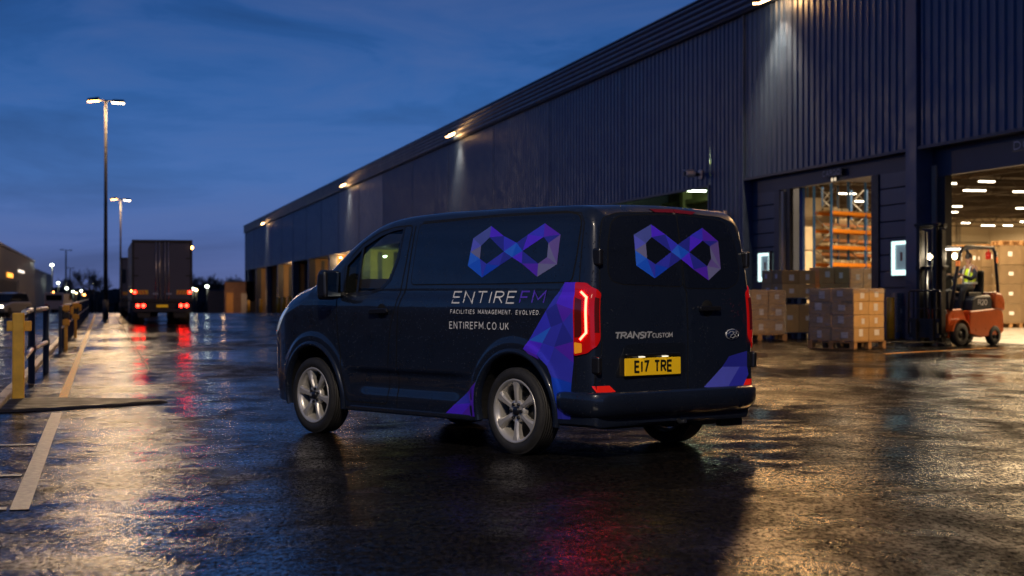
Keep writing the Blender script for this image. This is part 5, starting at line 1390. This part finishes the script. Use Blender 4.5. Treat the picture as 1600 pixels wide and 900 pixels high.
MB().b2((.80, -.50, .22), (.86, .50, .34)).b2((.80, -.50, .62), (.86, .50, .72)).b2((.80, -.42, .3), (.86, -.30, .65)).b2((.80, .30, .3), (.86, .42, .65)).b2((.77, -.2, .3), (.83, .2, .62)).build('carriage', 'fl_black', fk)
b = MB(); b.tube([(.83, -.52, .30), (.83, -.52, 1.40), (.83, -.46, 1.45), (.83, .46, 1.45), (.83, .52, 1.40), (.83, .52, .30)], .03, 8)
b.tube([(.83, -.5, .98), (.83, .5, .98)], .018, 6)
b.build('backrest_frame', 'dark_steel', fk)
bb = None
for i in range(5):
    o = MB().box((0, 0, 1.05), (.025, .035, .78)).build('backrest_bar', 'fl_black', fk) if bb is None else share(bb, 'backrest_bar', fk)
    bb = bb or o; o.location = (.83, -.36 + i * .18, 0)
for y_ in (.27, -.27):
    MB().prism([(.87, .09), (.87, .72), (.91, .72), (.91, .135), (1.95, .115), (1.98, .09)], y_ - .06, y_ + .06, 'y').build('fork', 'fl_black', fk, bevel=.004)

# ---- driver, seated
def skin_mesh(name, verts, edges, radii, m, parent, sub=1, root=0):
    me = bpy.data.meshes.new(name); me.from_pydata(verts, edges, []); o = bpy.data.objects.new(name, me); COL.objects.link(o)
    md = o.modifiers.new('skin', 'SKIN'); md.use_smooth_shade = True
    for i, r_ in enumerate(radii):
        sv = me.skin_vertices[0].data[i]; sv.radius = r_ if isinstance(r_, tuple) else (r_, r_); sv.use_root = (i == root)
    s2 = o.modifiers.new('sub', 'SUBSURF'); s2.levels = sub; s2.render_levels = sub
    bpy.context.view_layer.update()
    nm = bpy.data.meshes.new_from_object(o.evaluated_get(bpy.context.evaluated_depsgraph_get()))
    o.modifiers.clear(); o.data = nm; nm.materials.clear(); nm.materials.append(M[m]); o.parent = parent
    for p in nm.polygons: p.use_smooth = True
    return o
mat('skin', (.36, .19, .12), .55, noise=.1, nscale=30)
mat('hair', (.015, .010, .008), .7, noise=.3, nscale=40)
mat('jersey', (.012, .016, .032), .8, noise=.2, nscale=15)
mat('trousers', (.012, .014, .022), .8, noise=.2, nscale=15)
mat('vest', (.75, 1.0, .04), .6, noise=.12, nscale=8, emit=None)
mat('reflective', (.62, .64, .62), .35)
mat('boots', (.02, .018, .016), .6)
dr = empty('person', (11.50 - .22 * math.cos(FA) , 44.25 - .22 * math.sin(FA), -.06), FA, 'driver in a yellow hi-vis vest seated on the forklift holding its steering wheel', 'person'); dr.scale = (1.06,) * 3
hip = (-.80, 0, 1.50)
V = [hip, (-.82, 0, 1.68), (-.84, 0, 1.86), (-.82, 0, 2.02), (-.79, 0, 2.10), (-.765, 0, 2.17), (-.755, 0, 2.27), (-.755, 0, 2.35)]
E_ = [(i, i + 1) for i in range(7)]; Rr = [(.15, .12), (.14, .11), (.15, .12), (.10, .08), (.052, .052), (.075, .072), (.098, .080), (.07, .06)]
def chain(pts, rad, root_):
    a = root_
    for p, r_ in zip(pts, rad):
        V.append(p); Rr.append(r_); E_.append((a, len(V) - 1)); a = len(V) - 1
    return a
hands = []
for sg in (1, -1):
    w_ = chain([(-.82, sg * .19, 2.0), (-.68, sg * .27, 1.80), (-.52, sg * .26, 1.72), (-.36, sg * .20, 1.78), (-.27, sg * .17, 1.82)], [.062, .048, .043, .036, .026], 3)
    pal = chain([(-.20, sg * .165, 1.84)], [(.035, .018)], w_)
    for f in range(4):
        yy = sg * (.195 - f * .022); L_ = (.9, 1.05, 1.0, .8)[f]
        chain([(-.165, yy, 1.855), (-.165 + .028 * L_, yy, 1.84), (-.15 + .02 * L_, yy, 1.812)], [.0095, .009, .008], pal)
    chain([(-.20, sg * .125, 1.845), (-.175, sg * .115, 1.825)], [.011, .009], pal)
    chain([(-.74, sg * .10, 1.48), (-.42, sg * .17, 1.50), (-.30, sg * .17, 1.44), (-.22, sg * .16, 1.05), (-.20, sg * .16, .62), (-.19, sg * .16, .52), (-.06, sg * .16, .50)], [.095, .085, .07, .058, .045, .05, .04], 0)
body_ = skin_mesh('body', V, E_, Rr, 'skin', dr, 2)
# face: nose, ears, brow and mouth, then hair
MB().prism([(-.665, 2.24), (-.640, 2.225), (-.667, 2.205)], -.012, .012, 'y').build('nose', 'skin', dr, bevel=.004)
for sg in (1, -1):
    MB().lathe([(0, .006), (.022, .004), (.028, -.006), (.0, -.01)], 10, axis='y').build('ear', 'skin', dr).location = (-.755, sg * .082, 2.245)
    MB().lathe([(0, .004), (.009, .001), (.0, -.004)], 8, axis='x').build('eye', 'seam', dr).location = (-.668, sg * .03, 2.262)
MB().b2((-.672, -.022, 2.178), (-.664, .022, 2.184)).build('mouth', 'boots', dr)
b = MB(); b.lathe([(0, .105), (.055, .095), (.088, .055), (.096, .0), (.092, -.05), (.08, -.08)], 18)
hr = b.build('hair', 'hair', dr); hr.location = (-.772, 0, 2.292); hr.rotation_euler = (0, R(-14), 0); hr.scale = (1, .88, 1)
def cloth(name, pts, rad, edges, m, sub=2): return skin_mesh(name, pts, edges, rad, m, dr, sub)
for sg in (1, -1):
    cloth('sleeve', [(-.82, sg * .16, 2.0), (-.68, sg * .27, 1.80), (-.52, sg * .26, 1.72), (-.36, sg * .20, 1.775), (-.29, sg * .176, 1.81)], [.072, .062, .056, .048, .038], [(0, 1), (1, 2), (2, 3), (3, 4)], 'jersey')
    cloth('boot', [(-.20, sg * .16, .66), (-.195, sg * .16, .53), (-.04, sg * .16, .505)], [.058, .062, .048], [(0, 1), (1, 2)], 'boots')
    cloth('trouser_leg', [(-.78, sg * .09, 1.49), (-.42, sg * .17, 1.51), (-.31, sg * .17, 1.45), (-.23, sg * .16, 1.05), (-.205, sg * .16, .66)], [.118, .10, .088, .074, .062], [(0, 1), (1, 2), (2, 3), (3, 4)], 'trousers')
cloth('vest', [(-.80, 0, 1.50), (-.82, 0, 1.68), (-.84, 0, 1.86), (-.825, 0, 2.01), (-.80, 0, 2.06)], [(.165, .135), (.165, .135), (.175, .145), (.125, .115), (.07, .06)], [(0, 1), (1, 2), (2, 3), (3, 4)], 'vest')
for z_ in (1.62,):
    MB().lathe([(.196, -.025), (.199, 0), (.196, .025)], 28).build('reflective_band', 'reflective', dr).location = (-.82, 0, z_)
for sg in (1, -1):
    MB().tube([(-.66, sg * .085, 1.64), (-.655, sg * .09, 1.85), (-.72, sg * .095, 2.02), (-.82, sg * .095, 2.07), (-.95, sg * .09, 1.98), (-1.0, sg * .085, 1.8), (-.99, sg * .08, 1.62)], .02, 6).build('reflective_brace', 'reflective', dr)

# ================================================================ LORRIES
mat('trailer', (.045, .055, .10), .5, noise=.12, nscale=1.2, rvar=.1)
mat('trailer_side', (.11, .115, .14), .45, noise=.12, nscale=.8)
emis('lorry_red', (1, .012, .006), 46)
emis('marker_amber', (1, .40, .08), 18)
mat('hazard_y', (.65, .42, .02), .4); mat('hazard_r', (.5, .05, .02), .4)
def lorry(loc, rz, W_, H_, L_, label, lit=True, cab=True):
    """local: y forward, x right, origin on the ground under the rear face"""
    r_ = empty('lorry', loc, rz, label, 'lorry')
    hw_ = W_ / 2; fz = 1.10
    MB().b2((-hw_ + .02, .03, fz), (hw_ - .02, L_, H_ - .02)).build('trailer_box', 'trailer_side', r_, bevel=.03)
    MB().b2((-hw_, -.02, fz - .05), (-hw_ + .10, .10, H_)).b2((hw_ - .10, -.02, fz - .05), (hw_, .10, H_)).b2((-hw_ + .101, -.02, H_ - .14), (hw_ - .101, .10, H_)).b2((-hw_ + .101, -.02, fz - .05), (hw_ - .101, .10, fz + .08)).build('rear_frame', 'fl_black', r_)
    for sg in (-1, 1):
        d_ = MB().b2((min(sg * .012, sg * (hw_ - .105)), .0, fz + .09), (max(sg * .012, sg * (hw_ - .105)), .04, H_ - .15)).build('rear_door', 'trailer', r_, bevel=.01)
        for x_ in (.12, .28):
            MB().tube([(sg * x_, -.03, fz + .05), (sg * x_, -.03, H_ - .1)], .022, 8).build('locking_bar', 'galv', d_)
        for z_ in (.35, 1.1, 1.9): MB().b2((sg * (hw_ - .2) - .1, -.02, fz + z_), (sg * (hw_ - .2) + .1, .0, fz + z_ + .07)).build('hinge', 'dark_steel', d_)
        MB().b2((sg * .30 - .12, -.05, fz + .28), (sg * .30 + .12, -.03, fz + .34)).build('door_lever', 'galv', d_)
        pz = fz + .28
        hp = MB().b2((sg * (hw_ - .42) - .30, -.035, pz), (sg * (hw_ - .42) + .30, -.021, pz + .20)).build('hazard_board', 'hazard_y', r_)
        b = MB()
        for k in range(4):
            x0 = sg * (hw_ - .42) - .26 + k * .14; q = .09 * sg
            b.quad([(x0, -.038, pz + .01), (x0 + .06, -.038, pz + .01), (x0 + .06 + q, -.038, pz + .19), (x0 + q, -.038, pz + .19)])
        b.build('hazard_stripe', 'hazard_r', hp)
        # lamps
        bar = MB().b2((sg * (hw_ - .34) - .32, -.05, .74), (sg * (hw_ - .34) + .32, .02, .98)).build('lamp_cluster', 'fl_black', r_, bevel=.01)
        for x_ in ((.15, .40) if lit else ()):
            MB().lathe([(0, -.075), (.07, -.07), (.085, -.052)], 14, axis='y', c=(sg * (hw_ - .12 - x_), 0, .87)).build('tail_lamp', 'lorry_red', bar)
        if lit: MB().lathe([(0, -.06), (.06, -.05), (.075, -.03)], 14, axis='y', c=(sg * (hw_ - .13), 0, pz + .10)).build('side_tail_lamp', 'lorry_red', r_)
        MB().b2((sg * (hw_ - .55) - .28, .1, .32), (sg * (hw_ - .55) + .28, .13, .72)).build('mud_flap', 'black', r_)
    MB().b2((-hw_ + .05, -.04, .58), (hw_ - .05, .08, .73)).build('rear_bumper', 'dark_steel', r_, bevel=.01)
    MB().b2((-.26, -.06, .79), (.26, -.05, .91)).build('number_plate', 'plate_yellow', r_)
    MB().b2((-.9, .1, .75), (.9, L_ - .3, 1.04)).build('chassis', 'black', r_)
    w0 = None
    for yy in (1.7, 3.0, 4.3, L_ - 1.0):
        for sg in (-1, 1):
            if w0 is None:
                w0 = empty('wheel', (0, 0, 0)); w0.parent = r_
                MB().lathe([(.28, -.28), (.46, -.28), (.50, -.24), (.50, .24), (.46, .28), (.28, .28)], 28, axis='x').build('tyre', 'rubber_tyre', w0)
                MB().lathe([(0, -.20), (.12, -.22), (.16, -.12), (.27, -.12), (.29, -.26), (.29, .26), (0, .2)], 20, axis='x').build('hub', 'alloy_dark', w0); w = w0
            else: w = copy_tree(w0, r_)
            w.location = (sg * (hw_ - .32), yy, .50); w.rotation_euler = (0, 0, 0 if sg < 0 else math.pi)
    for sg in (-1, 1):
        MB().b2((sg * hw_ - (.03 if sg > 0 else 0), 5.2, .45), (sg * hw_ + (.0 if sg > 0 else .03), L_ - 2.2, 1.02)).build('side_skirt', 'trailer_side', r_)
    if lit:
        MB().b2((hw_ - .06, -.05, H_ - .42), (hw_ + .03, .0, H_ - .28)).build('marker_lamp', 'marker_amber', r_)
        b = MB().b2((-hw_ - .03, 1.0, 1.5), (-hw_ + .02, 1.5, 1.58)).build('side_marker', 'marker_amber', r_)
    if cab:
        MB().prism(round_poly([(L_ + .3, .9), (L_ + 2.4, .9), (L_ + 2.45, 1.8), (L_ + 2.2, 3.0), (L_ + .9, 3.5), (L_ + .3, 3.5)], .15), -hw_ + .1, hw_ - .1, 'x').build('cab', 'trailer_side', r_, bevel=.05)
        MB().b2((-hw_ - .28, L_ + 1.7, 2.0), (-hw_ - .06, L_ + 1.8, 2.75)).b2((hw_ + .06, L_ + 1.7, 2.0), (hw_ + .28, L_ + 1.8, 2.75)).build('cab_mirror', 'fl_black', r_)
        for sg in (-1, 1):
            w = copy_tree(w0, r_); w.location = (sg * (hw_ - .32), L_ + 1.4, .50); w.rotation_euler = (0, 0, 0 if sg < 0 else math.pi)
    return r_
lx, ly = P(253.5, 76.2)
lorry((lx, ly, 0), TH, 2.72, 3.88, 13.4, 'articulated lorry with closed rear doors and glowing red tail lamps')
lx, ly = P(219, 110)
lorry((lx, ly, 0), TH, 2.5, 3.85, 8, 'second lorry standing in front of the red lit one, only its left edge showing', lit=False, cab=False)

# ================================================================ FAR SIDE OF THE YARD
mat('brown_clad', (.020, .0145, .0125), .6, noise=.15, nscale=.5)
mat('brick', (.20, .115, .075), .8, noise=.2, nscale=2)
mat('opening', (.006, .006, .008), .8)
mat('car_silver', (.38, .38, .38), .3, .4, coat=.6)
mat('car_white', (.45, .46, .50), .4, coat=.5)
mat('car_glass', (.01, .012, .016), .06)
emis('headlight_far', (1, .85, .6), 18)
emis('sign_orange', (1, .38, .05), 2.2)
emis('strip_white', (1, .85, .7), 1.6)
def shed(t, s0, s1, h, depth, label, panel=5.0, m='brown_clad'):
    r_ = empty('far_shed', (0, 0, 0), TH, label, 'building'); zb = gz(s1 * CT) - .6
    s_ = s0; k = 0
    while s_ < s1 - .1:
        e_ = min(s1, s_ + panel); b = MB(); n = 9
        MB().b2((t - .3, s_ + .03, zb), (t, e_ - .03, h)).build('wall_panel', m, r_)
        s_ = e_
    MB().b2((t - depth, s0, zb), (t - .31, s1, h - .05)).build('shed_body', m, r_)
    MB().b2((t - depth - .1, s0 - .1, h), (t + .12, s1 + .1, h + .22)).build('roof_edge', 'navy_dark', r_)
    return r_
sh = shed(-8.2, 100, 214, 5.5, 30, 'brown shed with a dark doorway at the left edge')
MB().b2((-8.24, 128, -3), (-8.17, 170, 2.7)).build('dark_doorway', 'opening', sh)
MB().b2((-8.10, 152, 2.98), (-8.05, 161, 3.38)).build('lit_sign', 'sign_orange', sh)
MB().b2((-8.10, 172, 3.7), (-8.05, 184, 3.95)).build('strip_lamp', 'strip_white', sh)
MB().b2((-8.05, 170.2, -3), (-7.95, 171, 2.8)).build('door_post', 'kerb', sh)
shed(-34, -70, 60, 5.0, 20, 'unseen long brown shed added as a dark reflection for the van side', m='brown_clad')  # out of view, added to darken what the van paint reflects
shed(-8.6, 215, 300, 4.7, 24, 'lower brown shed behind the first one, its roof a step lower')
def car(loc, rz, label, m, L_=4.3, W_=1.75, H_=1.45, van_like=False, lit=False):
    """local: x forward"""
    r_ = empty('parked_car' if not van_like else 'parked_van', loc, rz, label, 'car' if not van_like else 'van')
    h = L_ / 2
    if van_like: low = [(-h, .35), (-h, 1.9), (-h + .1, H_), (h - 1.6, H_), (h - .8, 1.25), (h - .1, 1.05), (h, .6), (h - .05, .3)]
    else: low = [(-h, .32), (-h - .02, .85), (-h + .25, .95), (h - 1.3, .95), (h - .15, .75), (h, .5), (h - .05, .28)]
    MB().prism(round_poly(low, .12), -W_ / 2, W_ / 2, 'y').build('body', m, r_, bevel=.08, seg=3)
    if not van_like:
        cabp = [(-h + .12, .94), (-h + .55, H_ - .06), (-.4, H_), (.45, H_ - .05), (1.15, .94)]
        MB().prism(round_poly(cabp, .1), -W_ / 2 + .12, W_ / 2 - .12, 'y').build('cabin', 'car_glass', r_, bevel=.06)
        MB().prism(round_poly([(-h + .6, H_ - .07), (-h + .62, H_), (-.4, H_ + .03), (.45, H_ - .02), (.45, H_ - .08)], .02), -W_ / 2 + .16, W_ / 2 - .16, 'y').build('roof', m, r_, bevel=.02)
    else:
        MB().b2((-h - .02, -W_ / 2 + .15, 1.15), (-h + .02, W_ / 2 - .15, 1.65)).build('rear_window', 'car_glass', r_)
        MB().b2((h - 1.9, -W_ / 2 - .01, 1.2), (h - 1.1, W_ / 2 + .01, 1.65)).build('side_window', 'car_glass', r_)
    for sg in (1, -1):
        for x_ in (h - .8, -h + .75):
            w = MB().lathe([(0, -.1), (.18, -.1), (.20, -.12), (.30, -.10), (.32, 0), (.30, .10), (0, .1)], 20, axis='y').build('wheel', 'rubber_tyre', r_); w.location = (x_, sg * (W_ / 2 - .1), .32)
        MB().box((-h + .0, sg * (W_ / 2 - .2), .75), (.08, .25, .14)).build('tail_light', 'tail_dark', r_)
        MB().box((h - .08, sg * (W_ / 2 - .28), .66), (.10, .3, .13)).build('headlight', 'headlight_far' if lit and sg > 0 else 'headlamp', r_, bevel=.02)
    return r_
cx_, cy_ = P(8, 104); car((cx_, cy_, 0), TH - R(90) - R(20), 'silver car half cut by the left edge in front of the brown shed', 'car_silver', H_=1.5, lit=True)
cx_, cy_ = P(92, 150); car((cx_, cy_, gz(150)), TH + R(80), 'small white van beyond the padded yellow posts', 'car_white', 4.2, 1.7, 1.75, True)
# low brick buildings at the yard's end, right of the lorry
def far_box(name, px0, px1, Z, h, label, cat, m, parts=True):
    x0 = P(px0, Z)[0]; x1 = P(px1, Z)[0]; zb = gz(Z)
    r_ = empty(name, ((x0 + x1) / 2, Z, zb), 0, label, cat); w = x1 - x0
    MB().b2((-w / 2, 0, -1), (w / 2, 8, h)).build('wall', m, r_)
    MB().b2((-w / 2 - .15, -.12, h), (w / 2 + .15, 8.1, h + .18)).build('roof', 'navy_dark', r_)
    return r_, w
r_, w_ = far_box('brick_building', 351, 384, 270, 5.0, 'brown flat roofed block touching the far corner of the warehouse', 'building', 'brick')
MB().b2((1.0 - w_ / 2 * 0, -.1, -1), (1.9, -.0, 3.2)).build('pale_door', 'pale_steel', r_)
MB().b2((-w_ / 2 + .3, -.08, -1), (-w_ / 2 + 1.4, -.0, 3.3)).build('lit_door', 'orange_door', r_)
MB().b2((2.2, -.6, -1), (3.4, -.1, 1.9)).build('dark_bin_store', 'opening', r_)
r_, w_ = far_box('brick_building', 325, 350, 300, 4.0, 'lower brown block with a lit eave right of the lorry', 'building', 'brick')
ld = bpy.data.lights.new('block_glow', 'POINT'); ld.energy = 350; ld.color = (1, .55, .22); ld.shadow_soft_size = .3
lo = bpy.data.objects.new('block_glow', ld); COL.objects.link(lo); lo.location = (P(352, 266)[0], 264, 1.2)
# far lamps, out of focus
def far_lamp(px, py, Z, label, m, r=.35, post=True):
    x_, y_ = P(px, Z); z_ = 1.31 + (462.5 - py) / 2600 * Z; zb = gz(Z)
    r_ = empty('far_lamp', (x_, y_, zb), 0, label, 'lamp')
    if post: MB().tube([(0, .2, 0), (0, .2, z_ - zb)], .09, 6).build('pole', 'pole', r_)
    b = MB(); b.lathe([(0, -r * .6), (r * .7, -r * .45), (r, 0), (r * .7, r * .45), (0, r * .6)], 12, axis='z', c=(0, 0, z_ - zb)); b.build('lantern', m, r_)
for a in ((81, 414, 210, 'bright lamp on a post above the end of the brown shed', 'bokeh_white', .24), (91, 442, 260, 'glowing lamp low beside the shed corner', 'bokeh_white', .24), (104, 450.5, 330, 'pale green lamp, first in the row over the rail', 'bokeh_white', .30), (114, 455.5, 340, 'white lamp, second in the row over the rail', 'bokeh_white', .24),
          (119, 458, 350, 'small white lamp, third in the row over the rail', 'bokeh_warm', .16), (127, 454.5, 340, 'white lamp, fourth in the row over the rail', 'bokeh_white', .24), (131.5, 460.5, 350, 'small orange lamp at the end of the row over the rail', 'bokeh_orange', .28), (146.5, 442.5, 360, 'faint lamp by the bare tree beside the tall lamp post', 'bokeh_warm', .10),
          (301, 451, 300, 'white lamp at the right edge of the lorry, upper of the cluster', 'bokeh_white', .30), (306.5, 453, 300, 'white lamp right of the lorry, lower of the cluster', 'bokeh_warm', .28), (323.5, 447.5, 310, 'single round white lamp right of the lorry', 'bokeh_white', .34), (82.5, 456.5, 215, 'tiny yellow lamp low at the shed corner', 'bokeh_orange', .18)):
    far_lamp(*a)
# wooded rise behind everything: a lumpy mass of tree crowns, nobody could count them
mat('foliage_far', (.012, .016, .020), .9, noise=.3, nscale=.2)
def woods():
    b = MB(); rn = random.Random(3)
    for i in range(1500):
        px = rn.uniform(-500, 430) if rn.random() < .93 else rn.uniform(430, 2200); Z = rn.uniform(375, 470)
        top = 448 + 3 * math.sin(px * .013) + 2 * math.sin(px * .05)
        if px > 290: top = 446 - 2 * math.sin((px - 290) * .03)
        x_, y_ = P(px, Z); zt = 1.31 + (462.5 - top) / 2600 * Z - rn.uniform(0, 1.3) ** 2 * 2; zb = gz(Z) - 1
        w = rn.uniform(1.2, 2.8); n = len(b.v); seg = 7; lv = 4
        for j in range(lv + 1):
            q = j / lv; rr = w * math.sqrt(max(.0, 1 - (q * .98) ** 2.2)) * rn.uniform(.8, 1.2)
            for k in range(seg): a = 6.283 * k / seg + rn.uniform(-.2, .2); b.v.append((x_ + rr * math.cos(a) * rn.uniform(.8, 1.2), y_ + rr * math.sin(a), zb + (zt - zb) * q + rn.uniform(-.15, .15)))
        for j in range(lv):
            for k in range(seg): b.face((n + j * seg + k, n + j * seg + (k + 1) % seg, n + (j + 1) * seg + (k + 1) % seg, n + (j + 1) * seg + k))
        b.face([n + lv * seg + k for k in range(seg)])
    tag(b.build('far_woods', 'foliage_far', recalc=False), 'dark belt of trees along the horizon behind the yard', 'trees', kind='stuff')
woods()
mat('bark', (.03, .028, .03), .9)
def bare_tree(px, Z, h, label, seed=1, spread=.5):
    rn = random.Random(seed); x_, y_ = P(px, Z); zb = gz(Z)
    r_ = empty('bare_tree', (x_, y_, zb), 0, label, 'tree', None)
    MB().tube([(0, 0, -.5), (.05, 0, h * .3)], [.18, .12], 7).build('trunk', 'bark', r_)
    b = MB()
    def br(p, d, L_, r_, dep):
        q = p + d * L_; b.tube([p, p.lerp(q, .5) + Vector((rn.uniform(-.05, .05) * L_,) * 3), q], [r_, r_ * .8, r_ * .6], 4, cap=False)
        if dep:
            for _ in range(4):
                nd = (d + Vector((rn.uniform(-1, 1), rn.uniform(-1, 1), rn.uniform(-.15, .55))) * .75).normalized(); br(p.lerp(q, rn.uniform(.55, 1)), nd, L_ * rn.uniform(.58, .78), r_ * .62, dep - 1)
    for _ in range(5): br(Vector((0, 0, h * .28)), Vector((rn.uniform(-.6, .6) * spread * 2, rn.uniform(-.5, .5), 1)).normalized(), h * .28, .09, 4)
    b.build('crown', 'bark', r_)
bare_tree(135, 350, 10.5, 'wide bare tree against the sky left of the tall lamp post', 2, .8)
bare_tree(151, 350, 8.0, 'small bare tree close beside the tall lamp post', 5)
bare_tree(112, 360, 8.2, 'thin bare tree behind the small unlit lamp post', 8)
bare_tree(303, 350, 9.0, 'bare tree just right of the lorry', 9)
bare_tree(335, 350, 8.6, 'bare tree above the low brown block', 11, .4)
bare_tree(366, 330, 8.0, 'bare tree behind the flat roofed block by the warehouse', 12, .4)
# ================================================================ end
